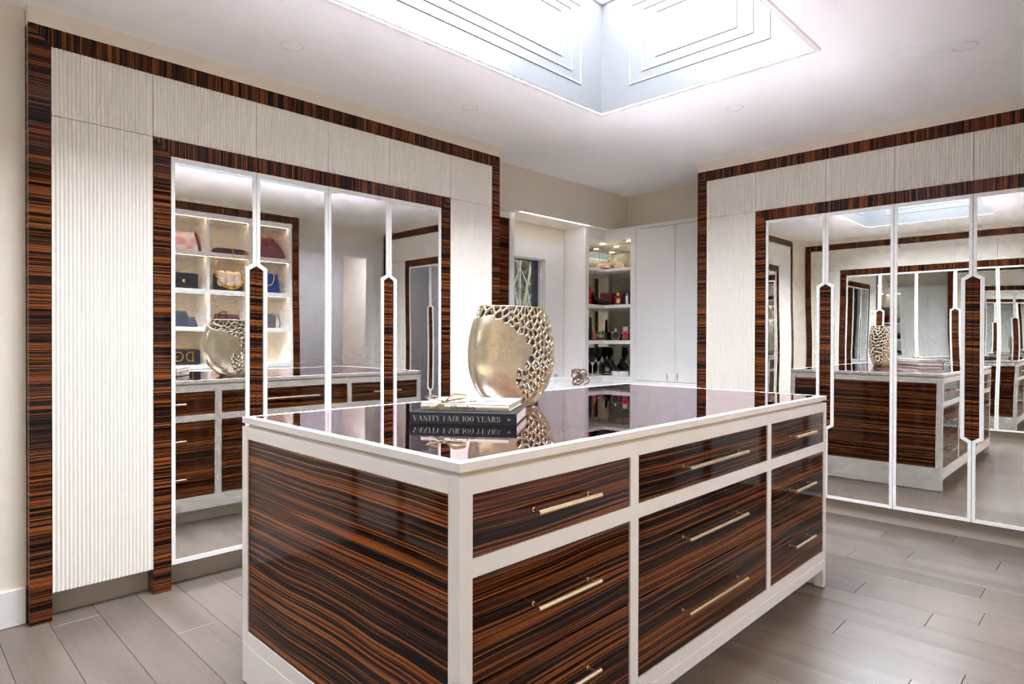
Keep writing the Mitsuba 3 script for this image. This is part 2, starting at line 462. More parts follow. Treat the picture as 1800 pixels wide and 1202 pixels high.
def wardrobe(label, fr, seed, nd=4):
    w = thing('wardrobe', label, 'wardrobe')
    g0, dw, g = 1.0064 - 0.4320, 0.43632, 0.0015
    g0 = 0.5744                                       # left edge of the first door
    gs = [g0 + dw * k for k in range(nd + 1)]
    WU = 2.8917 + dw * (nd - 4)
    p0, p1 = 0.4944, gs[nd] + 0.0820                    # outer edges of the inner surround
    o = seed * 13.7
    # outer and inner ebony surrounds (mitred at the top)
    for nm, (a, b, t0, t1, zt, zb) in (('outer_surround', (0.0, WU, 0.0814, 0.0814, ZS, ZW)), ('inner_surround', (p0, p1, gs[0] - p0, p1 - gs[nd], ZJ, ZD1))):
        k = w + '__' + nm
        woody(w, nm + '_upright', plate(Polygon([(a, 0), (a + t0, 0), (a + t0, zb), (a, zt)]), -0.095, 0.0), fr, 's', o + 1)
        woody(w, nm + '_upright', plate(Polygon([(b - t1, 0), (b, 0), (b, zt), (b - t1, zb)]), -0.095, 0.0), fr, 's', o + 3)
        woody(w, nm + '_rail', plate(Polygon([(a, zt), (a + t0, zb), (b - t1, zb), (b, zt)]), -0.030, 0.0), fr, 'z', o + 5)
    ups = [0.0814, p0, *gs[1:nd], p1, WU - 0.0814]
    for a, b in zip(ups[:-1], ups[1:]):
        put(w, 'fluted_panel', fluted(a, b, ZJ, ZW), 'mat_cream', fr)
    for a, b in ((0.0814, p0), (p1, WU - 0.0814)):
        put(w, 'fluted_panel', fluted(a, b, ZD0, ZJ), 'mat_cream', fr)
    put(w, 'toe_kick', cat([cbox(a, b, -0.105, -0.093, 0.0, ZD0 + 0.02, 0.001) for a, b in ((0.0814, p0), (gs[0], gs[nd]), (p1, WU - 0.0814))]), 'mat_toe', fr)
    put(w, 'carcass', pbox(0.004, WU - 0.004, -0.52, -0.107, 0.002, ZS - 0.004), 'mat_dark', fr)
    put(w, 'backing', pbox(0.0816, WU - 0.0816, -0.105, -0.032, ZD0 + 0.021, ZS - 0.083), 'mat_dark', fr)
    for k in range(nd):
        a, b = gs[k] + g, gs[k + 1] - g
        right = k % 2 == 0                              # handle on the right edge
        e = b if right else a
        sgn = -1 if right else 1
        hexo = Polygon([(e, ZD0 - 1), (e + sgn * 0.019, ZD0 - 1), (e + sgn * 0.019, 0.624), (e + sgn * (HX - g), 0.649), (e + sgn * (HX - g), 1.665), (e + sgn * 0.019, 1.690), (e + sgn * 0.019, 3), (e, 3)])
        grip = Polygon([(e, 0.6385), (e + sgn * (HI - g), 0.6615), (e + sgn * (HI - g), 1.6525), (e, 1.6755)])
        glass = rect(a + 0.019, b - 0.019, ZD0 + 0.0235, ZD1 - 0.026).difference(hexo)
        dk = put(w, 'door', plate(rect(a, b, ZD0 + g, ZD1 - g).difference(glass).difference(grip), -0.022, 0.0), 'mat_lacquer', fr)
        put(dk, 'mirror', mirror_sheet(glass.buffer(0.003, join_style=2), -0.005, seed * 10 + k), 'mat_mirror', fr, smooth=True, label='tall mirror panel')
        woody(dk, 'grip', plate(grip.buffer(0.0005, join_style=2), -0.021, -0.010), fr, 's', o + 7 + (k // 2) * 1.3 + (k % 2) * 0.002, label='recessed ebony grip')
    return w


wardrobe('mirrored wardrobe wall with cream fluted panels, left of the gold vase', FL, 1)
wardrobe('mirrored wardrobe wall with cream fluted panels, at the right edge of the room', FRR, 2)
wardrobe('mirrored wardrobe wall seen only as a reflection in the right wardrobe mirrors', FN, 3, 6)

# ------------------------------------------------------------------ island
isl = thing('dressing_island', 'long dressing island with striped ebony drawers, white frame and tinted mirror top', 'island')
TOPZ = IZ
rim = sbox(IX0, IY0, IX1, IY1).difference(sbox(IX0 + 0.03, IY0 + 0.03, IX1 - 0.03, IY1 - 0.03))
put(isl, 'top_rim', moved(extrude(rim, 0.0215), (0, 0, IZ - 0.0215)), 'mat_island')
put(isl, 'glass_top', pbox(IX0 + 0.03, IX1 - 0.03, IY0 + 0.03, IY1 - 0.03, IZ - 0.0195, IZ - 0.0003), 'mat_top_glass', label='dark tinted mirror glass top')
put(isl, 'shadow_gap', pbox(IX0 + 0.018, IX1 - 0.018, IY0 + 0.018, IY1 - 0.018, 0.950, IZ - 0.0225), 'mat_toe')  # recess coloured darker than the frame, painting in its shade
put(isl, 'carcass', pbox(IX0 + 0.022, IX1 - 0.022, IY0 + 0.022, IY1 - 0.022, 0.10, 0.950), 'mat_island')
cols = [(1.004, 1.670), (1.716, 2.717), (2.757, 3.414)]
rows = [(0.752, 0.907), (0.446, 0.706), (0.190, 0.443)]
for fi, fr in enumerate((Frame((IX0, IY0, 0), (1, 0, 0), (0, -1, 0)), Frame((IX1, IY1, 0), (-1, 0, 0), (0, 1, 0)))):
    Wd = IX1 - IX0
    cs = [(a - IX0, b - IX0) for a, b in cols]
    if fi:
        cs = [(Wd - b, Wd - a) for a, b in cs][::-1]
    face = rect(0.0, Wd, 0.145, 0.951)
    for a, b in cs:
        face = face.difference(rect(a, b, 0.752, 0.907)).difference(rect(a, b, 0.190, 0.706))
    put(isl, 'face_frame', plate(face, -0.020, 0.0), 'mat_island', fr)
    for a, b in cs:
        for zi, (z0, z1) in enumerate(rows):
            g = 0.0016
            m = cbox(a + g, b - g, -0.020, -0.004, z0 + (g if zi != 1 else 0), z1 - g, 0.0012)
            dk = woody(isl, 'drawer', m, fr, 's', 60 + a * 3 + fi * 9 + zi * 0.2)
            mid = (a + b) / 2
            ln = 0.468 if b - a > 0.8 else 0.27 if a < 1 or fi else 0.255
            zc = (0.830, 0.581, 0.323)[zi]
            hw = ln / 2
            parts = [tube([(mid - hw, 0.033, zc), (mid - hw + 0.0006, 0.033, zc), (mid + hw - 0.0006, 0.033, zc), (mid + hw, 0.033, zc)], [0.0062, 0.0068, 0.0068, 0.0062], 16)]
            for s in (-1, 1):
                x = mid + s * (hw - 0.018)
                parts.append(cyl((x, -0.004, zc), (x, 0.033, zc), 0.0038, 10))
                parts.append(cyl((x, -0.0042, zc), (x, 0.0, zc), 0.0062, 14))
                x2 = mid + s * (hw - 0.036)
                parts.append(cyl((x2 - 0.0012, 0.033, zc), (x2 + 0.0012, 0.033, zc), 0.0072, 16))
            put(dk, 'handle', cat(parts), 'mat_brass', fr, smooth=35, label='slim brass bar handle')
for fi, fr in enumerate((Frame((IX0, IY1, 0), (0, -1, 0), (-1, 0, 0)), Frame((IX1, IY0, 0), (0, 1, 0), (1, 0, 0)))):
    Wd = IY1 - IY0
    put(isl, 'end_frame', cat([cbox(0.0, 0.0455, -0.020, 0.0, 0.145, 0.951, 0.001), cbox(Wd - 0.0425, Wd, -0.020, 0.0, 0.145, 0.951, 0.001),
                               cbox(0.0465, Wd - 0.0435, -0.020, -0.0006, 0.907, 0.951, 0.001), cbox(0.0465, Wd - 0.0435, -0.020, -0.0006, 0.145, 0.196, 0.001)]), 'mat_island', fr)
    woody(isl, 'end_panel', cbox(0.047, Wd - 0.044, -0.018, -0.004, 0.197, 0.906, 0.001), fr, 's', 90 + 7 * fi, label='wide striped ebony end panel')
    put(isl, 'plinth', cbox(0.0, Wd, -0.024, 0.0005, 0.004, 0.1435, 0.002), 'mat_island', fr)
for fr in (Frame((IX0, IY0, 0), (1, 0, 0), (0, -1, 0)), Frame((IX1, IY1, 0), (-1, 0, 0), (0, 1, 0))):
    Wd = IX1 - IX0
    put(isl, 'base_rail', cbox(0.0245, Wd - 0.0245, -0.022, 0.0008, 0.095, 0.1435, 0.002), 'mat_island', fr)
    put(isl, 'foot', cbox(0.0245, 0.042, -0.045, 0.0008, 0.004, 0.0945, 0.001), 'mat_island', fr)
    put(isl, 'foot', cbox(Wd - 0.042, Wd - 0.0245, -0.045, 0.0008, 0.004, 0.0945, 0.001), 'mat_island', fr)
put(isl, 'toe_kick', pbox(IX0 + 0.026, IX1 - 0.026, IY0 + 0.09, IY1 - 0.09, 0.0, 0.099), 'mat_toe')

#PART2
# ------------------------------------------------------------------ downlights
for i, (x, y, t) in enumerate(((1.47, 2.997, 'nearest the left wardrobe, above its first mirrored doors'), (2.647, 2.985, 'second one along the left wardrobe'), (3.826, 2.979, 'in front of the window niche'), (3.827, 1.801, 'beside the right end of the skylight'), (3.818, 0.60, 'near the upper right corner of the photo'))):
    k = thing('downlight', f'small round white ceiling downlight, {t}', 'downlight', 'round ceiling downlights')
    put(k, 'ring', lathe([(0.050, H + 0.0), (0.050, H - 0.004), (0.0555, H - 0.004), (0.058, H - 0.0005), (0.058, H)], 40, (x, y, 0)), 'mat_trim', smooth=30)
    put(k, 'lens', lathe([(0, H - 0.0022), (0.0485, H - 0.0022), (0.0485, H - 0.0002)], 40, (x, y, 0)), 'mat_ceiling')

# ------------------------------------------------------------------ handbag shelf wall (seen in the left wardrobe mirrors)
hs = thing('handbag_shelf', 'lit cream cubby shelf with ebony surround, full of handbags, seen in the left mirrors', 'shelf')
SW = WU
woody(hs, 'surround_upright', plate(Polygon([(0, 0), (0.0814, 0), (0.0814, ZW), (0, ZS)]), -0.03, 0.0), FM, 's', 31)
woody(hs, 'surround_upright', plate(Polygon([(SW - 0.0814, 0), (SW, 0), (SW, ZS), (SW - 0.0814, ZW)]), -0.03, 0.0), FM, 's', 33)
woody(hs, 'surround_rail', plate(Polygon([(0, ZS), (0.0814, ZW), (SW - 0.0814, ZW), (SW, ZS)]), -0.03, 0.0), FM, 'z', 35)
put(hs, 'back_board', pbox(0.0, SW, -0.352, -0.346, 0.0, ZS - 0.002), 'mat_cream', FM)
a0, a1 = 0.0814, SW - 0.0814
put(hs, 'stile', cbox(a0, a0 + 0.04, -0.345, -0.002, 0, ZW, 0.001), 'mat_lacquer', FM)
put(hs, 'stile', cbox(a1 - 0.04, a1, -0.345, -0.002, 0, ZW, 0.001), 'mat_lacquer', FM)
put(hs, 'top_rail', cbox(a0 + 0.04, a1 - 0.04, -0.345, -0.002, 2.534, ZW, 0.001), 'mat_lacquer', FM)
c0, c1 = a0 + 0.04, a1 - 0.04
pitch = (c1 - c0) / 6
divs = [c0 + pitch * k for k in range(7)]
for k in range(1, 6):
    put(hs, 'divider', cbox(divs[k] - 0.016, divs[k] + 0.016, -0.345, -0.002, 0.95, 2.534, 0.001), 'mat_lacquer', FM)
cub = [(max(divs[k] + (0.016 if k else 0), 0), divs[k + 1] - (0.016 if k < 5 else 0)) for k in range(6)]
SHZ = [(2.134, 2.175), (1.743, 1.783), (1.343, 1.385), (0.95, 0.992)]
TOPS = [2.534, 2.134, 1.743, 1.343]
for z0, z1 in SHZ:
    for a, b in cub:
        put(hs, 'shelf_board', cbox(a, b, -0.345, -0.004, z0, z1, 0.001), 'mat_lacquer', FM)
for z1, z0 in zip(TOPS, [2.175, 1.783, 1.385, 0.992]):
    for a, b in cub:
        put(hs, 'mirror_back', pbox(a, b, -0.3445, -0.341, z0, z1), 'mat_smoked', FM, label='smoked mirror at the back of a cubby')
    quads = []
    for a, b in cub:
        quads.append(tm([[a + 0.006, -0.014, z1 - 0.004], [b - 0.006, -0.014, z1 - 0.004], [b - 0.006, -0.046, z1 - 0.004], [a + 0.006, -0.046, z1 - 0.004]], [[0, 1, 2], [0, 2, 3]]))
    put(hs, 'led_strip', cat(quads), 'mat_trim', FM, emitter={'type': 'area', 'radiance': rgb(*STRIP), 'sampling_weight': 0.8}, label='row of warm LED strips under the shelf edges')
for k in range(6):
    put(hs, 'lower_door', cbox(divs[k] + 0.002, divs[k + 1] - 0.002, -0.022, -0.003, 0.12, 0.946, 0.001), 'mat_lacquer', FM)
put(hs, 'lower_box', pbox(c0, c1, -0.345, -0.024, 0.0, 0.948), 'mat_dark', FM)

# ------------------------------------------------------------------ white tall cabinets, corner shelf, niche, vanity
XC, YC, XS = 5.20, 3.802, 4.88
wc = thing('tall_cabinet', 'tall white two-door cabinet with small brass knobs, right of the perfume shelves', 'cabinet')
FC = Frame((XC, 3.442, 0), (0, -1, 0), (-1, 0, 0))
cw = 3.442 - R1 - 0.002
put(wc, 'body', pbox(0.0, cw, -0.262, -0.021, 0.836, 2.370), 'mat_white', FC)
put(wc, 'top_rail', cbox(0.0, cw, -0.020, 0.0, 2.337, 2.372, 0.001), 'mat_white', FC)
put(wc, 'bottom_rail', cbox(0.0, cw, -0.020, 0.0, 0.836, 0.872, 0.001), 'mat_white', FC)
put(wc, 'side_rail', cbox(0.0, 0.010, -0.020, 0.0, 0.8725, 2.3365, 0.001), 'mat_white', FC)
for a, b, kx in ((0.0125, 0.4335, 0.366), (0.4370, cw - 0.001, 0.473)):
    dk = put(wc, 'door', cbox(a, b, -0.020, 0.0, 0.8755, 2.3335, 0.002), 'mat_white', FC)
    put(dk, 'knob', cat([cyl((kx, 0.0, 0.925), (kx, 0.026, 0.925), 0.0035, 10), cyl((kx, 0.026, 0.894), (kx, 0.026, 0.956), 0.0050, 12)]), 'mat_brass', FC, smooth=35, label='T-shaped brass knob')

cs = thing('corner_shelf', 'white corner shelf with mirrored back holding perfume, between window niche and tall cabinet', 'shelf')
YA, YB, XB = 3.4435, YWIN - 0.003, XEND - 0.003
Lpoly = Polygon([(XC, YA), (XB, YA), (XB, YB), (XS, YB), (XS, YC), (XC, YC)])
Lin = Polygon([(XC + 0.006, YA + 0.016), (XB - 0.010, YA + 0.016), (XB - 0.010, YB - 0.010), (XS + 0.016, YB - 0.010), (XS + 0.016, YC + 0.006), (XC + 0.006, YC + 0.006)])
put(cs, 'side_panel', cbox(XS, XS + 0.055, YC, YC + 0.020, 0.836, 2.371, 0.001), 'mat_white')
put(cs, 'side_panel', cbox(XS, XS + 0.0155, YC + 0.0205, YB, 0.836, 2.371, 0.001), 'mat_white')
put(cs, 'side_panel', cbox(XC, XC + 0.020, YA, YA + 0.0545, 0.836, 2.371, 0.001), 'mat_white')
put(cs, 'side_panel', cbox(XC + 0.0205, XB, YA, YA + 0.0155, 0.836, 2.371, 0.001), 'mat_white')
for nm, z0, z1 in (('shelf_board', 1.954, 1.981), ('shelf_board', 1.586, 1.617), ('shelf_board', 1.223, 1.260), ('base_board', 0.878, 0.902), ('top_board', 2.262, 2.290)):
    put(cs, nm, moved(extrude(Lin, z1 - z0), (0, 0, z0)), 'mat_white')
Lf = Polygon([(XC, YA + 0.055), (XC + 0.018, YA + 0.055), (XC + 0.018, YC + 0.018), (XS + 0.0555, YC + 0.018), (XS + 0.0555, YC), (XC, YC)])
put(cs, 'fascia', moved(extrude(Lf, 2.371 - 2.291), (0, 0, 2.291)), 'mat_white')
put(cs, 'base_front', moved(extrude(Lf, 0.877 - 0.836), (0, 0, 0.836)), 'mat_white')
for z0, z1 in ((0.902, 1.223), (1.260, 1.586), (1.617, 1.954), (1.981, 2.262)):
    put(cs, 'mirror_back', pbox(XS + 0.0165, 5.196, YB - 0.009, YB - 0.003, z0, z1), 'mat_grey_mirror', label='grey mirror lining')
    put(cs, 'mirror_back', pbox(5.198, XB - 0.011, YB - 0.009, YB - 0.003, z0, z1), 'mat_grey_mirror', label='grey mirror lining')
    put(cs, 'mirror_back', pbox(XB - 0.009, XB - 0.003, YA + 0.018, YB - 0.0105, z0, z1), 'mat_grey_mirror', label='grey mirror lining')
for x, y in ((4.99, 3.90), (5.33, 3.93), (5.33, 3.60)):
    put(cs, 'spot_lamp', lathe([(0, 2.2585), (0.026, 2.2585), (0.026, 2.261)], 24, (x, y, 0)), 'mat_trim', emitter={'type': 'area', 'radiance': rgb(*SPOTS), 'sampling_weight': 0.3}, label='small glowing shelf spot')

put(None, struct('trim_6', 'LED profile under the dropped soffit') , tm([[L1 + 0.54, 3.738, 2.3705], [XS - 0.01, 3.738, 2.3705], [XS - 0.01, 3.772, 2.3705], [L1 + 0.54, 3.772, 2.3705]], [[0, 2, 1], [0, 3, 2]]), 'mat_trim', emitter={'type': 'area', 'radiance': rgb(*NICHE), 'sampling_weight': 0.8})

tw = thing('side_tower', 'narrow white tower with a glossy ebony door panel, beside the left wardrobe', 'cabinet')
FT = Frame((L1 + 0.006, YC, 0), (1, 0, 0), (0, -1, 0))
put(tw, 'body', pbox(0.0, 0.512, -0.27, -0.021, 0.836, 2.370), 'mat_white', FT)
put(tw, 'front_frame', plate(rect(0.0, 0.512, 0.836, 2.370).difference(rect(0.03, 0.446, 0.90, 2.305)), -0.020, 0.0), 'mat_white', FT)
put(tw, 'bead', plate(rect(0.03, 0.474, 0.90, 2.330).difference(rect(0.04, 0.446, 0.91, 2.304)), 0.0002, 0.006), 'mat_white', FT)
woody(tw, 'door_panel', cbox(0.031, 0.445, -0.018, -0.004, 0.902, 2.3035, 0.001), FT, 's', 71, label='glossy ebony panel')

vn = thing('vanity_counter', 'white vanity counter under the window, turning the corner below the perfume shelves', 'counter')
Vp = Polygon([(L1 + 0.006, 3.50), (4.90, 3.50), (4.90, R1 + 0.002), (XEND - 0.003, R1 + 0.002), (XEND - 0.003, YWIN - 0.003), (L1 + 0.006, YWIN - 0.003)])
put(vn, 'worktop', moved(extrude(Vp, 0.034), (0, 0, 0.801)), 'mat_white')
vb = thing('vanity_cabinet', 'low white cabinets under the vanity counter', 'cabinet')
put(vb, 'body', moved(extrude(Vp.buffer(-0.03), 0.70), (0, 0, 0.1)), 'mat_white')
put(vb, 'toe_kick', moved(extrude(Vp.buffer(-0.09), 0.0995), (0, 0, 0.0)), 'mat_toe')
for a, b in ((3.42, 3.90), (3.905, 4.385), (4.39, 4.86)):
    put(vb, 'door', cbox(a, b, 3.508, 3.529, 0.13, 0.79, 0.002), 'mat_white')
for a, b in ((2.63, 3.05), (3.055, 3.46)):
    put(vb, 'door', cbox(4.908, 4.929, a, b, 0.13, 0.79, 0.002), 'mat_white')

# things on the vanity counter
bx = thing('keepsake_box', 'white rectangular box with a tiny metal bird knob on its lid, on the vanity counter', 'box')
put(bx, 'base', cbox(4.19, 4.462, 3.62, 3.80, 0.836, 0.895, 0.002), 'mat_white')
put(bx, 'lid', cbox(4.187, 4.465, 3.617, 3.803, 0.8955, 0.9225, 0.002), 'mat_white')
bird = [(4.29, 3.70, 0.936), (4.31, 3.70, 0.940), (4.325, 3.70, 0.945), (4.345, 3.70, 0.938)]
put(bx, 'knob', cat([tube(bird, [0.003, 0.009, 0.008, 0.002], 10), tube([(4.325, 3.70, 0.945), (4.332, 3.70, 0.953), (4.340, 3.70, 0.952)], [0.006, 0.006, 0.001], 8),
                     cyl((4.315, 3.70, 0.9225), (4.315, 3.70, 0.936), 0.002, 6), tube([(4.335, 3.71, 0.926), (4.352, 3.705, 0.940), (4.366, 3.70, 0.928)], 0.003, 6)]), 'mat_steel', smooth=40, label='small silver bird knob')
kn = thing('knot_ornament', 'tangled bronze metal knot ornament on the vanity counter, right of the white box', 'ornament')
for i in range(7):
    q = []
    c = np.array([4.665 + 0.035 * NPR.standard_normal(), 3.71 + 0.02 * NPR.standard_normal(), 0.875 + 0.018 * i * 0.9])
    r = 0.058 - 0.0035 * i
    ax = NPR.standard_normal(3) * [0.6, 0.6, 1]
    ax /= np.linalg.norm(ax)
    u = np.cross(ax, [0, 0, 1.0]); u /= np.linalg.norm(u)
    w = np.cross(ax, u)
    for t in np.linspace(0, 2 * math.pi, 28, endpoint=False):
        pnt = c + r * (math.cos(t) * u + 0.8 * math.sin(t) * w)
        pnt[2] = max(pnt[2], 0.842)
        q.append(pnt)
    put(kn, 'loop', tube(q, 0.0058, 8, closed=True), 'mat_bronze', smooth=True)
put(kn, 'loop', tube([(4.74, 3.70, 0.842), (4.79, 3.705, 0.848), (4.83, 3.71, 0.872), (4.80, 3.71, 0.90), (4.75, 3.70, 0.885)], 0.0055, 8), 'mat_bronze', smooth=True)

# ------------------------------------------------------------------ books
bl, br_, rr = np.array([1.294, 1.768]), np.array([1.513, 1.468]), np.array([1.739, 1.635])
e1 = (br_ - bl) / np.linalg.norm(br_ - bl)
e2 = np.array([-e1[1], e1[0]])
ZB = IZ + 0.0004


def book(name, label, org, e1, w, dep, z0, t, spine_mat, cover_mat, page_mat):
    """spine along e1 facing the camera; local s along the spine, d towards the reader (out of the spine)"""
    e2 = np.array([-e1[1], e1[0]])
    k = thing(name, label, 'book')
    fr = Frame((org[0], org[1], z0), (e1[0], e1[1], 0), (-e2[0], -e2[1], 0))
    put(k, 'cover', cbox(0, w, -dep, 0.0, 0.0, 0.003, 0.0008), cover_mat, fr)
    put(k, 'cover', cbox(0, w, -dep, 0.0, t - 0.003, t, 0.0008), cover_mat, fr)
    n = 10
    prof = [(0.002 + (0.0028 if t < 0.03 else 0.0012) * math.sin(math.pi * i / n), 0.0031 + (t - 0.0062) * i / n) for i in range(n + 1)]
    pl = Polygon([(-0.004, 0.0031)] + [(a - 0.002, b) for a, b in prof] + [(-0.004, t - 0.0031)])
    m = extrude(pl, w)
    v = np.stack([m.vertices[:, 2], m.vertices[:, 0], m.vertices[:, 1]], 1)
    put(k, 'spine', tm(v, m.faces), spine_mat, fr, smooth=30)
    put(k, 'pages', pbox(0.004, w - 0.004, -dep + 0.004, -0.0045, 0.0031, t - 0.0031), page_mat, fr)
    return k, fr


def page_fn(p, n, uv):
    return mikit.mix((0.55, 0.52, 0.50), (0.80, 0.77, 0.74), mikit.noise(p.z * 3500, (p.x + p.y) * 3.0))


prin('mat_pages', mikit.proc(page_fn), 0.8)
prin('mat_navy_cloth', lin(24, 26, 31), 0.5, specular=0.3)
prin('mat_ivory', lin(216, 204, 184), 0.5)
prin('mat_ink', lin(40, 32, 28), 0.6)
prin('mat_silver_foil', lin(168, 166, 164), 0.35, metallic=0.7)


def didone(ch, h):
    """high-contrast capital letters drawn from strokes: (polygon, advance) for cap height h"""
    W, t = 0.165 * h, 0.032 * h         # thick and thin strokes
    sf = 0.035 * h                      # serif height

    def ln(x0, y0, x1, y1, w):
        return Polygon([(x0 - w / 2, y0), (x0 + w / 2, y0), (x1 + w / 2, y1), (x1 - w / 2, y1)])

    def ser(x, y, w):
        return sbox(x - w / 2, y, x + w / 2, y + sf)

    def stem(x, w=W, sw=0.34 * h):
        return [sbox(x - w / 2, 0, x + w / 2, h), ser(x, 0, sw), ser(x, h - sf, sw)]

    def ring(cx, rx, ry, cy=h / 2, thick=W):
        o = Point(0, 0).buffer(1, 32)
        from shapely import affinity
        A = affinity.translate(affinity.scale(o, rx, ry), cx, cy)
        B = affinity.translate(affinity.scale(o, rx - thick, ry - t * 0.9), cx, cy)
        return A.difference(B)
    g = {
        'V': lambda: ([ln(0.10 * h, h, 0.38 * h, 0, W), ln(0.62 * h, h, 0.40 * h, 0, t), ser(0.11 * h, h - sf, 0.34 * h), ser(0.62 * h, h - sf, 0.26 * h)], 0.72),
        'A': lambda: ([ln(0.08 * h, 0, 0.34 * h, h, t), ln(0.60 * h, 0, 0.34 * h, h, W), ser(0.08 * h, 0, 0.26 * h), ser(0.60 * h, 0, 0.32 * h), sbox(0.17 * h, 0.30 * h, 0.53 * h, 0.30 * h + t)], 0.76),
        'N': lambda: ([ln(0.13 * h, 0, 0.13 * h, h, t), ln(0.13 * h, h, 0.60 * h, 0, W), ln(0.62 * h, 0, 0.62 * h, h, t), ser(0.13 * h, 0, 0.25 * h), ser(0.62 * h, h - sf, 0.25 * h), ser(0.09 * h, h - sf, 0.2 * h)], 0.78),
        'I': lambda: (stem(0.19 * h), 0.40),
        'T': lambda: ([*stem(0.33 * h), sbox(0.04 * h, h - t, 0.62 * h, h), sbox(0.04 * h, 0.72 * h, 0.04 * h + t, h), sbox(0.62 * h - t, 0.72 * h, 0.62 * h, h)], 0.68),
        'Y': lambda: ([sbox(0.31 * h - W / 2, 0, 0.31 * h + W / 2, 0.48 * h), ln(0.31 * h, 0.42 * h, 0.08 * h, h, W), ln(0.33 * h, 0.44 * h, 0.58 * h, h, t), ser(0.31 * h, 0, 0.34 * h), ser(0.09 * h, h - sf, 0.32 * h), ser(0.58 * h, h - sf, 0.24 * h)], 0.68),
        'F': lambda: ([*stem(0.18 * h), sbox(0.18 * h, h - t, 0.56 * h, h), sbox(0.56 * h - t, 0.70 * h, 0.56 * h, h), sbox(0.18 * h, 0.49 * h, 0.44 * h, 0.49 * h + t), sbox(0.44 * h - t, 0.38 * h, 0.44 * h, 0.62 * h)], 0.62),
        'E': lambda: ([*stem(0.18 * h), sbox(0.18 * h, h - t, 0.56 * h, h), sbox(0.18 * h, 0, 0.58 * h, t), sbox(0.56 * h - t, 0.70 * h, 0.56 * h, h), sbox(0.58 * h - t, 0, 0.58 * h, 0.3 * h), sbox(0.18 * h, 0.49 * h, 0.44 * h, 0.49 * h + t), sbox(0.44 * h - t, 0.38 * h, 0.44 * h, 0.62 * h)], 0.66),
        'R': lambda: ([*stem(0.18 * h), ring(0.30 * h, 0.27 * h, 0.255 * h, 0.745 * h, W * 0.9).intersection(sbox(0.2 * h, 0, h, h + 1)), ln(0.34 * h, 0.5 * h, 0.60 * h, 0, W * 0.9), ser(0.62 * h, 0, 0.16 * h)], 0.72),
        'S': lambda: ([ring(0.27 * h, 0.22 * h, 0.26 * h, 0.74 * h, W * 0.75).difference(sbox(0.27 * h, 0.5 * h, h, 0.74 * h)), ring(0.28 * h, 0.24 * h, 0.27 * h, 0.27 * h, W * 0.75).difference(sbox(-1, 0.27 * h, 0.28 * h, 0.5 * h)), sbox(0.47 * h, 0.7 * h, 0.49 * h, h), sbox(0.04 * h, 0, 0.06 * h, 0.3 * h)], 0.60),
        '1': lambda: (stem(0.17 * h), 0.38),
        '0': lambda: ([ring(0.32 * h, 0.30 * h, 0.51 * h)], 0.68),
        ' ': lambda: ([], 0.30),
    }[ch]()
    return (unary_union([q.buffer(0) for q in g[0]]) if g[0] else None), g[1] * h


def lettering(text, h, total, depth=0.0006):
    from shapely import affinity
    x, out = 0.0, []
    adv = [didone(c, h)[1] for c in text]
    for c in text:
        p, a = didone(c, h)
        if p is not None:
            out.append(affinity.translate(p, x, 0))
        x += a
    sc = total / x
    return extrude(affinity.scale(unary_union(out), sc, 1, origin=(0, 0)), depth)


def on_spine(m, s, d, z):
    """lettering (x right, y up, z out) -> local (s, d, z)"""
    v = m.vertices
    return tm(np.stack([v[:, 0] + s, v[:, 2] + d, v[:, 1] + z], 1), m.faces[:, ::-1])


bk1, fb1 = book('book', 'thick dark navy hardback with silver capitals on its spine, bottom of the pile', bl, e1, 0.3715, 0.281, ZB, 0.0405, 'mat_navy_cloth', 'mat_navy_cloth', 'mat_pages')
put(bk1, 'title', on_spine(lettering('VANITY FAIR 100 YEARS', 0.0178, 0.306), 0.0115, 0.0008, 0.0113), 'mat_silver_foil', fb1, label='silver spine title')
from shapely import affinity as _aff
lg = Point(0, 0).buffer(0.0042).difference(unary_union([_aff.rotate(Polygon([(0, -0.0012), (0.0034, 0), (0, 0.0012)]), a, origin=(0, 0)) for a in range(0, 360, 90)]))
lg = lg.union(_aff.translate(sbox(0, -0.004, 0.0012, 0.004), 0.0062, 0))
put(bk1, 'emblem', on_spine(extrude(lg, 0.0006), 0.345, 0.0008, 0.0202), 'mat_silver_foil', fb1, label='small round silver emblem')

b2l, b2r = np.array([1.356, 1.787]), np.array([1.530, 1.523])
f1 = (b2r - b2l) / np.linalg.norm(b2r - b2l)
ZB2 = ZB + 0.0405 + 0.0009
bk2, fb2 = book('book', 'slim ivory hardback tied with a sage ribbon, on top of the navy book', b2l, f1, 0.318, 0.245, ZB2, 0.0235, 'mat_ivory', 'mat_ivory', 'mat_pages')


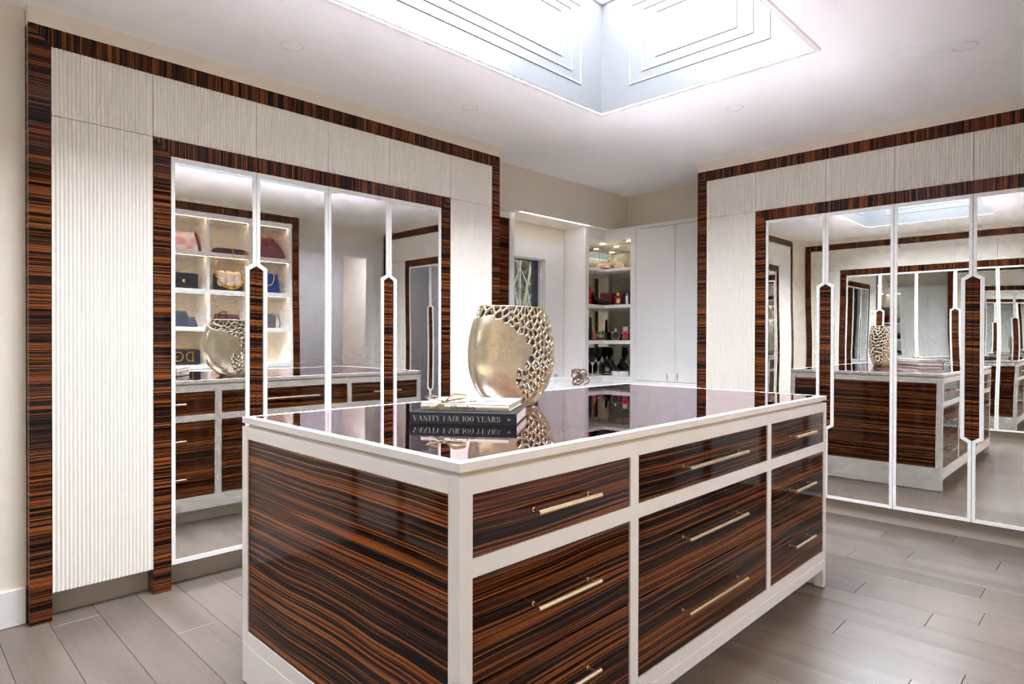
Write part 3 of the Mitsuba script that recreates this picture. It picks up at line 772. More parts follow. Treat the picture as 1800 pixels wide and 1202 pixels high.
def roman(word, h, total, depth=0.0005):
    """a capital A and lower-case serif letters drawn from strokes"""
    from shapely import affinity
    W, t, xh = 0.13, 0.035, 0.66
    bx = lambda a, b, c, d: sbox(a, b, c, d)

    def oval(cx, cy, rx, ry, th, tn):
        o = Point(0, 0).buffer(1, 24)
        return affinity.translate(affinity.scale(o, rx, ry), cx, cy).difference(affinity.translate(affinity.scale(o, rx - th, ry - tn), cx, cy))

    def stem(x, top, foot=True):
        q = [bx(x - W / 2, 0, x + W / 2, top), Polygon([(x - W / 2 - 0.09, top - 0.03), (x - W / 2, top), (x - W / 2, top - 0.10)])]
        if foot:
            q.append(bx(x - 0.17, 0, x + 0.17, t))
        return q

    def arch(x0, x1):
        c, r = (x0 + x1) / 2, (x1 - x0) / 2 + W / 2
        return [oval(c, xh - 0.22, r, 0.22, W, 0.05).intersection(bx(x0, xh - 0.22, 9, 9)), bx(x1 - W / 2, 0, x1 + W / 2, xh - 0.2), bx(x1 - 0.16, 0, x1 + 0.16, t)]
    G = {'A': ([Polygon([(0.07, 0), (0.11, 0), (0.37, 1.02), (0.33, 1.02)]), Polygon([(0.50, 0), (0.66, 0), (0.41, 1.02), (0.30, 1.02)]), bx(0.17, 0.32, 0.55, 0.36), bx(-0.01, 0, 0.2, t), bx(0.42, 0, 0.74, t)], 0.78),
         'l': (stem(0.19, 1.04), 0.38), 'h': (stem(0.19, 1.04) + arch(0.19, 0.55), 0.74), 'm': (stem(0.19, xh) + arch(0.19, 0.53) + arch(0.53, 0.87), 1.06),
         'b': (stem(0.17, 1.04, False) + [oval(0.34, xh / 2, 0.27, xh / 2 + 0.01, W * 0.9, 0.05)], 0.68), 'r': (stem(0.19, xh) + [oval(0.42, xh - 0.16, 0.20, 0.17, 0.07, 0.05).intersection(bx(0.2, xh - 0.16, 9, 9)), Point(0.50, xh - 0.11).buffer(0.07)], 0.58),
         'a': ([oval(0.24, 0.18, 0.22, 0.20, W * 0.85, 0.05), bx(0.36, 0.04, 0.36 + W, xh - 0.17), oval(0.27, xh - 0.20, 0.22, 0.21, W * 0.8, 0.05).intersection(bx(0, xh - 0.20, 9, 9)), Point(0.11, xh - 0.20).buffer(0.07), bx(0.44, 0, 0.58, 0.05)], 0.60)}
    x, out = 0.0, []
    for c in word:
        out.append(affinity.translate(unary_union([q.buffer(0) for q in G[c][0]]), x, 0))
        x += G[c][1]
    return extrude(affinity.scale(unary_union(out), total / x, h, origin=(0, 0)), depth)


put(bk2, 'title', on_spine(roman('Alhambra', 0.0128, 0.094), 0.106, 0.0028, 0.0052), 'mat_ink', fb2, label='dark serif spine title')
tl2 = meshkit.text_mesh('Nicholas Foulkes', 0.0050, 0.0005)
put(bk2, 'author', on_spine(tl2, 0.014, 0.0022, 0.0075), 'mat_ink', fb2)
pm = extrude(unary_union([sbox(0, 0, 0.0012, 0.009), sbox(0.004, 0.001, 0.005, 0.008), sbox(-0.002, 0, 0.008, 0.001)]), 0.0005)
put(bk2, 'emblem', on_spine(pm, 0.270, 0.0022, 0.0065), 'mat_brass', fb2, label='faint spine emblem')
prin('mat_plum', lin(110, 100, 120), 0.5)
pic = Point(0, 0).buffer(1, 24)
put(bk2, 'picture', moved(extrude(_aff.scale(pic, 0.060, 0.040), 0.0004), (0.205, -0.11, 0.0235)), 'mat_plum', fb2, label='grey violet oval picture on the cover')
put(bk2, 'picture', moved(extrude(_aff.scale(pic, 0.028, 0.022), 0.0004), (0.185, -0.105, 0.02395)), 'mat_ivory', fb2)
prin('mat_ribbon', lin(158, 148, 118), 0.4, sheen=0.5)


def ribbon(pts, w, wdir):
    p = np.asarray(pts, float)
    wd = np.asarray(wdir, float)
    if wd.ndim == 1:
        wd = np.repeat(wd[None], len(p), 0)
    wd = wd / np.linalg.norm(wd, axis=1, keepdims=True)
    w = np.broadcast_to(w, len(p))[:, None] / 2
    d = np.gradient(p, axis=0)
    n = np.cross(d, wd)
    n /= np.linalg.norm(n, axis=1, keepdims=True) + 1e-9
    t = 0.0003
    rows = [p - wd * w - n * t, p + wd * w - n * t, p + wd * w + n * t, p - wd * w + n * t]
    v = np.stack(rows, 1).reshape(-1, 3)
    f = []
    for k in range(len(p) - 1):
        for j in range(4):
            a, b, c, e = 4 * k + j, 4 * k + (j + 1) % 4, 4 * k + 4 + (j + 1) % 4, 4 * k + 4 + j
            f += [[a, b, c], [a, c, e]]
    f += [[0, 2, 1], [0, 3, 2], [4 * len(p) - 4, 4 * len(p) - 3, 4 * len(p) - 2], [4 * len(p) - 4, 4 * len(p) - 2, 4 * len(p) - 1]]
    return tm(v, f)


S0 = 0.078
band = [(S0, -0.244, 0.0243), (S0, -0.10, 0.0243), (S0, -0.001, 0.0246), (S0, 0.0035, 0.0225), (S0, 0.0042, 0.013), (S0 - 0.002, 0.0046, 0.0014)]
rb = put(bk2, 'ribbon', ribbon(band, 0.017, (1, 0, 0)), 'mat_ribbon', fb2, label='sage satin ribbon')
loops = []
for sg, tip, up in ((-1, (-0.062, 0.010, 0.012), 0.016), (1, (0.066, -0.030, 0.012), 0.022)):
    c = np.array([S0 + 0.004, -0.022, 0.0275])
    tp = c + np.array(tip)
    q = [c, c * 0.6 + tp * 0.4 + [0, 0, up], tp + [0, 0, up * 0.5], tp + [sg * 0.006, 0, 0], tp * 0.7 + c * 0.3 + [0, 0, 0.001], c + [0, 0, 0.001]]
    q = np.array(q)
    tt = np.linspace(0, 1, 24)
    ip = np.stack([np.interp(tt, np.linspace(0, 1, len(q)), q[:, j]) for j in range(3)], 1)
    ip[1:-1] = (ip[:-2] + ip[1:-1] * 2 + ip[2:]) / 4
    put(rb, 'bow_loop', ribbon(ip, 0.024, (0.25 * sg, 1, 0.35)), 'mat_ribbon', fb2, smooth=True)
put(rb, 'knot', rbox(S0 - 0.008, S0 + 0.014, -0.033, -0.012, 0.0240, 0.0345, 0.005, 10), 'mat_ribbon', fb2, smooth=True)
put(rb, 'tail', ribbon([(S0, -0.014, 0.028), (S0 - 0.012, -0.003, 0.0262), (S0 - 0.022, 0.0055, 0.019), (S0 - 0.030, 0.0068, 0.012), (S0 - 0.040, 0.0075, 0.0060)], [0.014, 0.020, 0.025, 0.027, 0.028], (1, 0, 0.22)), 'mat_ribbon', fb2, smooth=True)
put(rb, 'tail', ribbon([(S0 + 0.005, -0.022, 0.029), (S0 + 0.03, -0.05, 0.0335), (S0 + 0.07, -0.075, 0.0300), (S0 + 0.10, -0.10, 0.0262)], [0.014, 0.019, 0.021, 0.022], (0.4, 1, 0)), 'mat_ribbon', fb2, smooth=True)

# ------------------------------------------------------------------ vase
VX, VY, VA, VB, VH = 1.973, 1.937, 0.233, 0.096, 0.424


def vase_mesh():
    tk = np.array([0, .043, .09, .13, .21, .29, .36, .45, .55, .64, .72, .79, .86, .91, .955, 1.0])
    fk = np.array([.47, .585, .67, .745, .86, .93, .972, .998, 1.0, .985, .955, .915, .86, .81, .765, .72])
    from scipy.interpolate import PchipInterpolator
    prof = PchipInterpolator(tk, fk)
    xb = PchipInterpolator([0, .05, .1, .21, .36, .42, .5, .6, .68, .78, .84, .87, 1.0], [0.0, -.1, -.2, -.37, -.25, -.03, .07, .03, -.09, -.40, -.85, -1.3, -1.4])
    n, m = 520, 210
    # angle samples even in arc length of the mid ellipse
    th = np.linspace(0, 2 * np.pi, 4001)
    ex = 0.9
    X = np.sign(np.cos(th)) * np.abs(np.cos(th)) ** ex
    Y = np.sign(np.sin(th)) * np.abs(np.sin(th)) ** ex
    arc = np.concatenate([[0], np.cumsum(np.hypot(np.diff(X) * VA, np.diff(Y) * VB))])
    C = arc[-1]
    u = np.arange(n + 1) * C / n
    cx, cy = np.interp(u, arc, X), np.interp(u, arc, Y)
    t = np.linspace(0, 1, m + 1)
    # sites
    g = np.random.default_rng(5)
    sites = []
    for _ in range(9000):
        q = g.random(2) * [C, 0.97 * VH] + [0, 0.012 * VH]
        if all(min(abs(q[0] - s[0]), C - abs(q[0] - s[0])) ** 2 + (q[1] - s[1]) ** 2 > 0.0270 ** 2 for s in sites[-1200:]):
            sites.append(q)
    sites = np.array(sites)
    sc = np.interp(sites[:, 0], u, cx)
    hole = sc > xb(np.clip(sites[:, 1] / VH, 0, 1))
    hole &= sites[:, 1] > 0.022
    ext = np.vstack([sites, sites + [C, 0], sites - [C, 0]])
    eh = np.tile(hole, 3)
    tree = cKDTree(ext)
    UU, TT = np.meshgrid(u, t * VH, indexing='ij')
    q = np.stack([UU.ravel(), TT.ravel()], 1)
    wob = 0.004 * np.stack([meshkit.noise(np.c_[q * 45, np.zeros(len(q))], 3) - 0.5, meshkit.noise(np.c_[q * 45, np.ones(len(q))], 4) - 0.5], 1)
    dd, ii = tree.query(q + wob, k=2)
    e = (ext[ii[:, 0]] + ext[ii[:, 1]]) / 2
    nrm = ext[ii[:, 1]] - ext[ii[:, 0]]
    edge = np.abs(((e - (q + wob)) * nrm).sum(1)) / np.linalg.norm(nrm, axis=1)
    w = 0.0070
    S = np.where(eh[ii[:, 0]], w - edge, w + edge).reshape(n + 1, m + 1)
    S[n] = S[0]
    top = (1 - t) * VH
    S = np.minimum(np.maximum(S, (w - top)[None] * 1.0), 0.02)
    S = np.where(top[None] < w, np.minimum(S, np.maximum(top, 0.0008)[None] + 0.0005), S)
    idx = np.arange((n + 1) * (m + 1)).reshape(n + 1, m + 1)
    a, b, c, d = idx[:-1, :-1].ravel(), idx[1:, :-1].ravel(), idx[1:, 1:].ravel(), idx[:-1, 1:].ravel()
    tri = np.vstack([np.c_[a, b, c], np.c_[a, c, d]])
    P = np.stack([np.repeat(np.arange(n + 1), m + 1) / n, np.tile(np.arange(m + 1), n + 1) / m, S.ravel()], 1)
    s = P[tri, 2] > 0
    k = s.sum(1)
    out = [P[tri[k == 3]]]
    for cnt in (1, 2):
        tt, ss = tri[k == cnt], s[k == cnt]
        odd = np.argmax(ss if cnt == 1 else ~ss, 1)
        r = np.arange(len(tt))
        A, B, Cc = P[tt[r, odd]], P[tt[r, (odd + 1) % 3]], P[tt[r, (odd + 2) % 3]]
        f1 = (A[:, 2] / (A[:, 2] - B[:, 2]))[:, None]
        f2 = (A[:, 2] / (A[:, 2] - Cc[:, 2]))[:, None]
        AB, AC = A + (B - A) * f1, A + (Cc - A) * f2
        if cnt == 1:
            out.append(np.stack([A, AB, AC], 1))
        else:
            out.append(np.stack([AB, B, Cc], 1))
            out.append(np.stack([AB, Cc, AC], 1))
    tris = np.vstack(out).reshape(-1, 3)
    key = np.round(tris[:, :2] * [n * 64, m * 64]).astype(np.int64)
    key[:, 0] %= n * 64
    _, first, inv = np.unique(key[:, 0] * 10_000_000 + key[:, 1], return_index=True, return_inverse=True)
    pp = tris[first]
    F = inv.reshape(-1, 3)
    F = F[(F[:, 0] != F[:, 1]) & (F[:, 1] != F[:, 2]) & (F[:, 0] != F[:, 2])]

    def surf(pu, pt):
        px, py = np.interp(pu * C, u, cx), np.interp(pu * C, u, cy)
        f = prof(pt)
        return np.stack([VA * f * px, VB * (0.35 + 0.65 * f) * py, VH * pt], 1)
    M0 = surf(pp[:, 0], pp[:, 1])
    du = surf((pp[:, 0] + 1e-3) % 1, pp[:, 1]) - surf((pp[:, 0] - 1e-3) % 1, pp[:, 1])
    dt = surf(pp[:, 0], np.minimum(pp[:, 1] + 1e-3, 1)) - surf(pp[:, 0], np.maximum(pp[:, 1] - 1e-3, 0))
    N = np.cross(du, dt)
    N /= np.linalg.norm(N, axis=1, keepdims=True) + 1e-12
    h = 0.0085 * np.sqrt(np.clip(1 - (1 - np.clip(pp[:, 2] / w, 0, 1)) ** 2, 0, 1))[:, None]
    return tm(M0 + N * h, F), tm(M0 - N * h, F[:, ::-1])


def vase_fn(p, n, uv):
    a = mikit.noise(p.x * 700, p.y * 700, p.z * 700)
    b = mikit.fbm(p.x * 60, p.y * 60, p.z * 40, octaves=3)
    t = mikit.smoothstep(0.25, 0.75, 0.70 * a + 0.30 * b)
    return mikit.mix(lin(172, 158, 130), lin(220, 209, 184), t)


def vase_rough(p, n, uv):
    return 0.24 + 0.16 * mikit.noise(p.x * 900, p.y * 900, p.z * 900)


mat('mat_vase', {'type': 'twosided', 'a': {'type': 'principled', 'base_color': mikit.proc(vase_fn), 'roughness': 0.34, 'metallic': 0.95, 'specular': 0.5}})
vm, vi = vase_mesh()
vs = thing('vase', 'flat oval gold metal vase with coral-like openwork on its right side, behind the books', 'vase')
put(vs, 'body', moved(vm, (VX, VY, IZ + 0.0075)), 'mat_vase', smooth=True)
prin('mat_lining', lin(104, 82, 62), 0.5, metallic=0.6)
put(vs, 'lining', moved(vi, (VX, VY, IZ + 0.0075)), 'mat_lining', smooth=True, label='dark bronze inside of the vase')
el = _aff.scale(Point(0, 0).buffer(1, 48), VA * 0.475, VB * 0.66)
put(vs, 'foot', moved(extrude(el, 0.010), (VX, VY, IZ + 0.0002)), 'mat_vase')

# ------------------------------------------------------------------ perfume and keepsakes in the corner shelf
prin('mat_red', lin(168, 20, 30), 0.35)
prin('mat_dark_red', lin(112, 16, 22), 0.35)
prin('mat_black_gloss', lin(14, 13, 14), 0.12)
prin('mat_amber', lin(150, 70, 30), 0.15, clearcoat=1.0)
prin('mat_pink', lin(230, 40, 120), 0.45)
prin('mat_shell', lin(232, 196, 168), 0.5)
prin('mat_brown', lin(86, 44, 40), 0.5)
prin('mat_grey_label', lin(205, 200, 195), 0.5)


def loc(px, left=True):
    r = 1.2977 + (px - 1035) * 0.00259
    return (r * 3.88, 3.88) if left else (5.30, 5.30 / r)


def faced(m, x, y, z):
    m = moved(m, (0, 0, max(0.0, 0.0003 - m.vertices[:, 2].min())))
    return moved(m, (x, y, z), math.radians(-45))        # turned to the room


def blk(w, d, h, b=0.002):
    return cbox(-w / 2, w / 2, -d / 2, d / 2, 0, h, b)


Z1, Z2, Z3, Z4 = 1.9815, 1.6175, 1.2605, 0.9025
# top shelf: shells
k = thing('shell_ornament', 'large pinkish shell in front of a clear acrylic block, top perfume shelf', 'ornament')
x, y = loc(1058)
t = np.linspace(0, 1, 26)
sp = [(0.052 * (1 - q) * math.cos(9 * q), 0.052 * (1 - q) * math.sin(9 * q) * 0.7, 0.030 + 0.02 * q) for q in t]
put(k, 'shell', faced(cat([tube(sp, [0.006 + 0.028 * (1 - q) for q in t], 12), tube([(-0.09, -0.03, 0.014), (-0.03, -0.02, 0.02), (0.03, -0.02, 0.016), (0.09, -0.02, 0.012)], [0.004, 0.016, 0.014, 0.003], 10)]), x, y, Z1), 'mat_shell', smooth=True)
put(k, 'dark_base', faced(rbox(-0.03, 0.075, -0.055, -0.02, 0, 0.02, 0.009, 8), x, y, Z1), 'mat_brown', smooth=True)
k = thing('acrylic_block', 'clear acrylic block standing behind the pinkish shell', 'block')
put(k, 'body', moved(cbox(-0.07, 0.07, -0.018, 0.018, 0, 0.115, 0.002), (5.06, 3.985, Z1)), 'mat_clear')
k = thing('coral_ornament', 'small pale coral branch on the top perfume shelf, right of the shell', 'ornament')
x, y = loc(1088, False)
put(k, 'branch', faced(cat([tube([(-0.05 + 0.1 * q, 0.01 * math.sin(7 * q + i), 0.012 + 0.012 * i + 0.02 * math.sin(3 * q)) for q in np.linspace(0, 1, 9)], [0.006, 0.010, 0.011, 0.012, 0.012, 0.012, 0.011, 0.009, 0.004], 8) for i in range(3)]), x, y, Z1), 'mat_shell', smooth=True)
# second shelf
k = thing('gift_box', 'bright red upright box at the left of the second perfume shelf', 'box')
x, y = 5.02, 3.90
put(k, 'body', moved(blk(0.085, 0.06, 0.175), (x, y, Z2), math.radians(-25)), 'mat_red')
k = thing('gift_box', 'dark red box behind the shoe-shaped bottle, second perfume shelf', 'box')
x, y = loc(1069)
put(k, 'body', faced(blk(0.105, 0.05, 0.138), x + 0.012, y + 0.05, Z2), 'mat_dark_red')


def stiletto(k, fr_, sc, mat_):
    """a high-heeled shoe standing on its toe and heel; x forward"""
    P = [(-0.075, 0, 0.105), (-0.06, 0, 0.085), (-0.03, 0, 0.05), (0.02, 0, 0.016), (0.06, 0, 0.010), (0.09, 0, 0.008)]
    W = [0.018, 0.024, 0.022, 0.026, 0.026, 0.007]
    sole = tube([np.array(p) for p in P], np.array(W) * 0.72, 12)
    sole.vertices[:, 2] *= 1.0
    heel = tube([(-0.070, 0, 0.085), (-0.068, 0, 0.05), (-0.064, 0, 0.001)], [0.014, 0.007, 0.0035], 8)
    m = cat([sole, heel])
    m.apply_scale(sc)
    m.apply_translation((0, 0, 0.0003 - m.vertices[:, 2].min()))
    return m


k = thing('shoe_bottle', 'dark glossy high-heel shaped perfume bottle on the second perfume shelf', 'perfume bottle')
x, y = loc(1058)
put(k, 'body', moved(stiletto(k, None, 1.15, None), (x - 0.03, y + 0.01, Z2), math.radians(-45)), 'mat_black_gloss', smooth=40)
k = thing('perfume_bottle', 'red perfume bottle with a gold cap, second perfume shelf', 'perfume bottle')
x, y = loc(1085, False)
put(k, 'body', faced(blk(0.072, 0.035, 0.092, 0.006), x, y, Z2), 'mat_dark_red')
put(k, 'cap', faced(moved(blk(0.032, 0.03, 0.032), (0, 0, 0.0922)), x, y, Z2), 'mat_gold')
put(k, 'label_plate', faced(moved(cbox(-0.016, 0.016, -0.0186, -0.0176, 0.02, 0.065, 0.0003), (0, 0, 0)), x, y, Z2), 'mat_brass')
k = thing('gift_box', 'brown box at the right of the second perfume shelf', 'box')
x, y = loc(1094, False)
put(k, 'body', faced(blk(0.055, 0.05, 0.150), x + 0.08, y + 0.05, Z2), 'mat_brown')
k = thing('perfume_bottle', 'slim black perfume bottle beside the white spray bottle', 'perfume bottle')
x, y = loc(1096, False)
put(k, 'body', lathe([(0, 0), (0.014, 0), (0.014, 0.085), (0.009, 0.092), (0.009, 0.12), (0, 0.12)], 20, (x, y, Z2)), 'mat_black_gloss', smooth=30)
k = thing('spray_bottle', 'slim white spray bottle at the right end of the second perfume shelf', 'bottle')
x, y = loc(1102, False)
put(k, 'body', lathe([(0, 0), (0.014, 0), (0.015, 0.002), (0.015, 0.080), (0.010, 0.090), (0, 0.090)], 20, (x, y, Z2)), 'mat_white', smooth=30)
put(k, 'cap', lathe([(0, 0.0905), (0.009, 0.0905), (0.009, 0.115), (0, 0.116)], 16, (x, y, Z2)), 'mat_steel', smooth=30)
# third shelf
k = thing('perfume_stick', 'tall slim black perfume stick at the left of the third perfume shelf', 'perfume bottle')
put(k, 'body', lathe([(0, 0), (0.017, 0), (0.017, 0.13), (0.014, 0.135), (0.014, 0.215), (0.004, 0.235), (0, 0.235)], 20, (5.04, 3.86, Z3)), 'mat_black_gloss', smooth=30)
k = thing('perfume_bottle', 'small amber perfume bottle on the third perfume shelf', 'perfume bottle')
x, y = loc(1044)
put(k, 'body', faced(blk(0.045, 0.03, 0.075, 0.006), x, y, Z3), 'mat_amber')
put(k, 'cap', lathe([(0, 0.0755), (0.012, 0.0755), (0.012, 0.105), (0, 0.106)], 16, (x, y, Z3)), 'mat_gold', smooth=30)
k = thing('perfume_bottle', 'wide clear glass perfume bottle in the middle of the third perfume shelf', 'perfume bottle')
x, y = loc(1055)
put(k, 'body', faced(rbox(-0.04, 0.04, -0.02, 0.02, 0, 0.062, 0.012, 12), x, y, Z3), 'mat_clear', smooth=True)
put(k, 'liquid', faced(rbox(-0.034, 0.034, -0.014, 0.014, 0.006, 0.028, 0.006, 10), x, y, Z3), 'mat_amber', smooth=True)
put(k, 'cap', lathe([(0, 0.0625), (0.016, 0.0625), (0.018, 0.080), (0.010, 0.092), (0, 0.093)], 16, (x, y, Z3)), 'mat_steel', smooth=30)
k = thing('perfume_bottle', 'black cube perfume bottle left of the round one, third perfume shelf', 'perfume bottle')
x, y = loc(1068)
put(k, 'body', faced(blk(0.075, 0.04, 0.075, 0.004), x + 0.02, y + 0.02, Z3), 'mat_black_gloss')
put(k, 'cap', lathe([(0, 0.0755), (0.010, 0.0755), (0.012, 0.090), (0, 0.094)], 16, (x + 0.02, y + 0.02, Z3)), 'mat_black_gloss', smooth=30)
k = thing('perfume_bottle', 'round black perfume bottle with a silver ring, third perfume shelf', 'perfume bottle')
x, y = loc(1081, False)
disc = m3.Manifold.cylinder(0.024, 0.046, 0.046, 40).translate((0, 0, -0.012)).rotate((90, 0, 0)).translate((0, 0, 0.046))
put(k, 'body', faced(man(disc), x, y, Z3), 'mat_black_gloss', smooth=30)
put(k, 'ring', faced(tube([(0.044 * math.cos(a), -0.0125, 0.046 + 0.044 * math.sin(a)) for a in np.linspace(0, 2 * math.pi, 36, endpoint=False)], 0.0035, 8, closed=True), x, y, Z3), 'mat_steel', smooth=True)
put(k, 'cap', lathe([(0, 0.0925), (0.012, 0.0925), (0.012, 0.118), (0, 0.119)], 16, (x, y, Z3)), 'mat_shell', smooth=30)
k = thing('gift_box', 'black box behind the round perfume bottle', 'box')
x, y = loc(1084, False)
put(k, 'body', faced(blk(0.09, 0.04, 0.082), x + 0.07, y + 0.05, Z3), 'mat_black_gloss')
k = thing('perfume_bottle', 'glass perfume bottle with a hot pink bow at the right of the third perfume shelf', 'perfume bottle')
x, y = loc(1099, False)
put(k, 'body', faced(blk(0.062, 0.045, 0.062, 0.006), x, y, Z3), 'mat_amber')
put(k, 'cap', faced(moved(blk(0.046, 0.036, 0.048, 0.004), (0, 0, 0.088)), x, y, Z3), 'mat_grey_label')
put(k, 'bow', faced(moved(cat([rbox(-0.042, -0.004, -0.024, 0.024, 0.0, 0.026, 0.010, 8), rbox(0.004, 0.042, -0.024, 0.024, 0.0, 0.026, 0.010, 8), rbox(-0.008, 0.008, -0.028, 0.028, 0.003, 0.022, 0.006, 8)]), (0, 0, 0.0625)), x, y, Z3), 'mat_pink', smooth=True, label='hot pink bow')
# bottom shelf
for i, px in enumerate((1041, 1055)):
    k = thing('goblet', ('left' if i == 0 else 'right') + ' one of two tall black and clear sculpted goblets on the lowest perfume shelf', 'goblet', 'sculpted goblets')
    x, y = (5.165, 3.93) if i == 0 else (5.352, 3.995)
    put(k, 'bowl', lathe([(0.004, 0.135), (0.020, 0.150), (0.036, 0.19), (0.040, 0.235), (0.034, 0.28), (0.031, 0.28), (0.037, 0.235), (0.033, 0.19), (0.017, 0.153), (0, 0.142)], 10, (x, y, Z4)), 'mat_black_gloss')
    put(k, 'stem', lathe([(0, 0), (0.030, 0), (0.030, 0.004), (0.008, 0.012), (0.006, 0.09), (0.022, 0.125), (0.022, 0.134), (0, 0.1345)], 20, (x, y, Z4)), 'mat_grey_label', smooth=30)
k = thing('perfume_bottle', 'big round black perfume bottle with a copper label on the lowest perfume shelf', 'perfume bottle')
x, y = loc(1064)
put(k, 'body', lathe([(0, 0), (0.035, 0), (0.062, 0.018), (0.075, 0.055), (0.066, 0.092), (0.040, 0.115), (0.024, 0.122), (0.024, 0.128), (0, 0.128)], 36, (x - 0.02, y - 0.02, Z4)), 'mat_black_gloss', smooth=40)
put(k, 'stopper', lathe([(0, 0.1285), (0.018, 0.1285), (0.026, 0.145), (0.020, 0.162), (0, 0.166)], 24, (x - 0.02, y - 0.02, Z4)), 'mat_black_gloss', smooth=40)
put(k, 'label_plate', faced(cbox(-0.022, 0.022, -0.078, -0.0745, 0.035, 0.075, 0.0008), x - 0.02, y - 0.02, Z4), 'mat_bronze')
put(k, 'label_plate', faced(cbox(-0.030, 0.030, -0.076, -0.068, 0.014, 0.020, 0.0008), x - 0.02, y - 0.02, Z4), 'mat_grey_label')
k = thing('shoe_stand', 'low white block carrying two black high heels, lowest perfume shelf', 'stand')
x, y = loc(1089, False)
put(k, 'body', faced(blk(0.16, 0.09, 0.045), x, y, Z4), 'mat_white')
for i, dx in enumerate((-0.045, 0.045)):
    k = thing('high_heel', ('left' if i == 0 else 'right') + ' one of two miniature black high heels standing on the white block', 'shoe', 'miniature black high heels')
    put(k, 'shoe', faced(moved(stiletto(k, None, 0.95, None), (dx, 0, 0), math.radians(-70)), x, y, Z4 + 0.0455), 'mat_black_gloss', smooth=40)

# ------------------------------------------------------------------ handbags on the lit shelf wall
prin('mat_burgundy', lin(98, 26, 44), 0.22, clearcoat=0.5)
prin('mat_navy_leather', lin(28, 48, 104), 0.4)
prin('mat_black_leather', lin(34, 33, 37), 0.38)
prin('mat_slate_leather', lin(62, 64, 78), 0.4)
prin('mat_grey_leather', lin(92, 88, 92), 0.45)


def fur_fn(p, n, uv):
    return mikit.mix(lin(188, 166, 146), lin(240, 226, 210), mikit.smoothstep(0.25, 0.7, mikit.noise(p.x * 260, p.y * 200, p.z * 60)))


def tweed_fn(p, n, uv):
    q = mikit.noise(p.x * 150, p.y * 150, p.z * 150)
    r = mikit.noise(p.x * 26, p.y * 26, p.z * 26)
    c = mikit.mix(lin(246, 238, 240), lin(224, 168, 186), mikit.smoothstep(0.45, 0.65, r))
    return c * (1 - 0.75 * mikit.smoothstep(0.72, 0.84, q)) + mi.Color3f(0.02, 0.02, 0.03) * 0.75 * mikit.smoothstep(0.72, 0.84, q)


prin('mat_fur', mikit.proc(fur_fn), 0.9, sheen=0.6)
prin('mat_tweed', mikit.proc(tweed_fn), 0.85)


def fb(s, d, z, rz=0.0):
    """frame at a spot on the handbag shelf; local x along the shelf, y out to the room, z up"""
    c, n = math.cos(rz), math.sin(rz)
    o = (ML0 + s, YM + d, z)
    return Frame(o, (c, n, 0), (-n, c, 0))


def trap(w0, w1, d0, d1, h, r=0.012, n=10):
    s = m3.Manifold.sphere(r, n)
    pts = []
    for sx in (-1, 1):
        for sd in (-1, 1):
            pts.append(s.translate((sx * (w0 / 2 - r), sd * (d0 / 2 - r), r)))
            pts.append(s.translate((sx * (w1 / 2 - r), sd * (max(d1, 2.1 * r) / 2 - r), h - r)))
    return man(m3.Manifold.batch_hull(pts))


def arch(w, h, z, d, r=0.005, n=24, tilt=0.0):
    a = np.linspace(0, math.pi, n)
    return tube([(w / 2 * math.cos(t), d + tilt * math.sin(t), z + h * math.sin(t)) for t in a], r, 8)


def chain(pts, r=0.0035, link=0.016):
    p = np.asarray(pts, float)
    L = np.concatenate([[0], np.cumsum(np.linalg.norm(np.diff(p, axis=0), axis=1))])
    out, k = [], 0
    for q in np.arange(0, L[-1], link * 0.8):
        c = np.array([np.interp(q, L, p[:, j]) for j in range(3)])
        e = np.array([np.interp(min(q + 0.002, L[-1]), L, p[:, j]) for j in range(3)]) - np.array([np.interp(max(q - 0.002, 0), L, p[:, j]) for j in range(3)])
        e /= np.linalg.norm(e) + 1e-9
        s = np.cross(e, [0, 1, 0] if k % 2 else [1, 0, 0.3])
        s /= np.linalg.norm(s) + 1e-9
        out.append(tube([c + e * link * 0.55 * math.cos(t) + s * link * 0.34 * math.sin(t) for t in np.linspace(0, 2 * math.pi, 10, endpoint=False)], r * 0.55, 5, closed=True))
        k += 1
    return cat(out)


mid = [(a + b) / 2 for a, b in cub]
R_ = [2.176, 1.784, 1.386, 0.993]
# burgundy dome bag
k = thing('handbag', 'burgundy dome-shaped patent handbag with gold fittings, top shelf', 'handbag')
f = fb(mid[5] + 0.025, -0.15, R_[0])
dome = [s.translate(q) for s in [m3.Manifold.sphere(0.02, 12)] for q in [(sx * (0.175 - 0.02 - 0.135 * (z / 0.25) ** 2.2), sy * (0.075 - 0.02 - 0.035 * z / 0.25), 0.02 + z * 0.86) for z in (0, 0.06, 0.12, 0.17, 0.21, 0.24, 0.25) for sx in (-1, 1) for sy in (-1, 1)]]
put(k, 'body', man(m3.Manifold.batch_hull(dome)), 'mat_burgundy', f, smooth=50)
put(k, 'handle', tube([(0.055 * math.cos(t), 0.062 + 0.012 * math.sin(t), 0.235 - 0.09 * math.sin(t)) for t in np.linspace(0, math.pi, 24)], 0.006, 8), 'mat_burgundy', f, smooth=True)
put(k, 'fitting', cat([rbox(sx * 0.055 - 0.011, sx * 0.055 + 0.011, 0.045, 0.068, 0.215, 0.245, 0.006, 8) for sx in (-1, 1)] + [rbox(-0.01, 0.012, 0.062, 0.072, 0.115, 0.145, 0.004, 8)]), 'mat_gold', f, smooth=True)
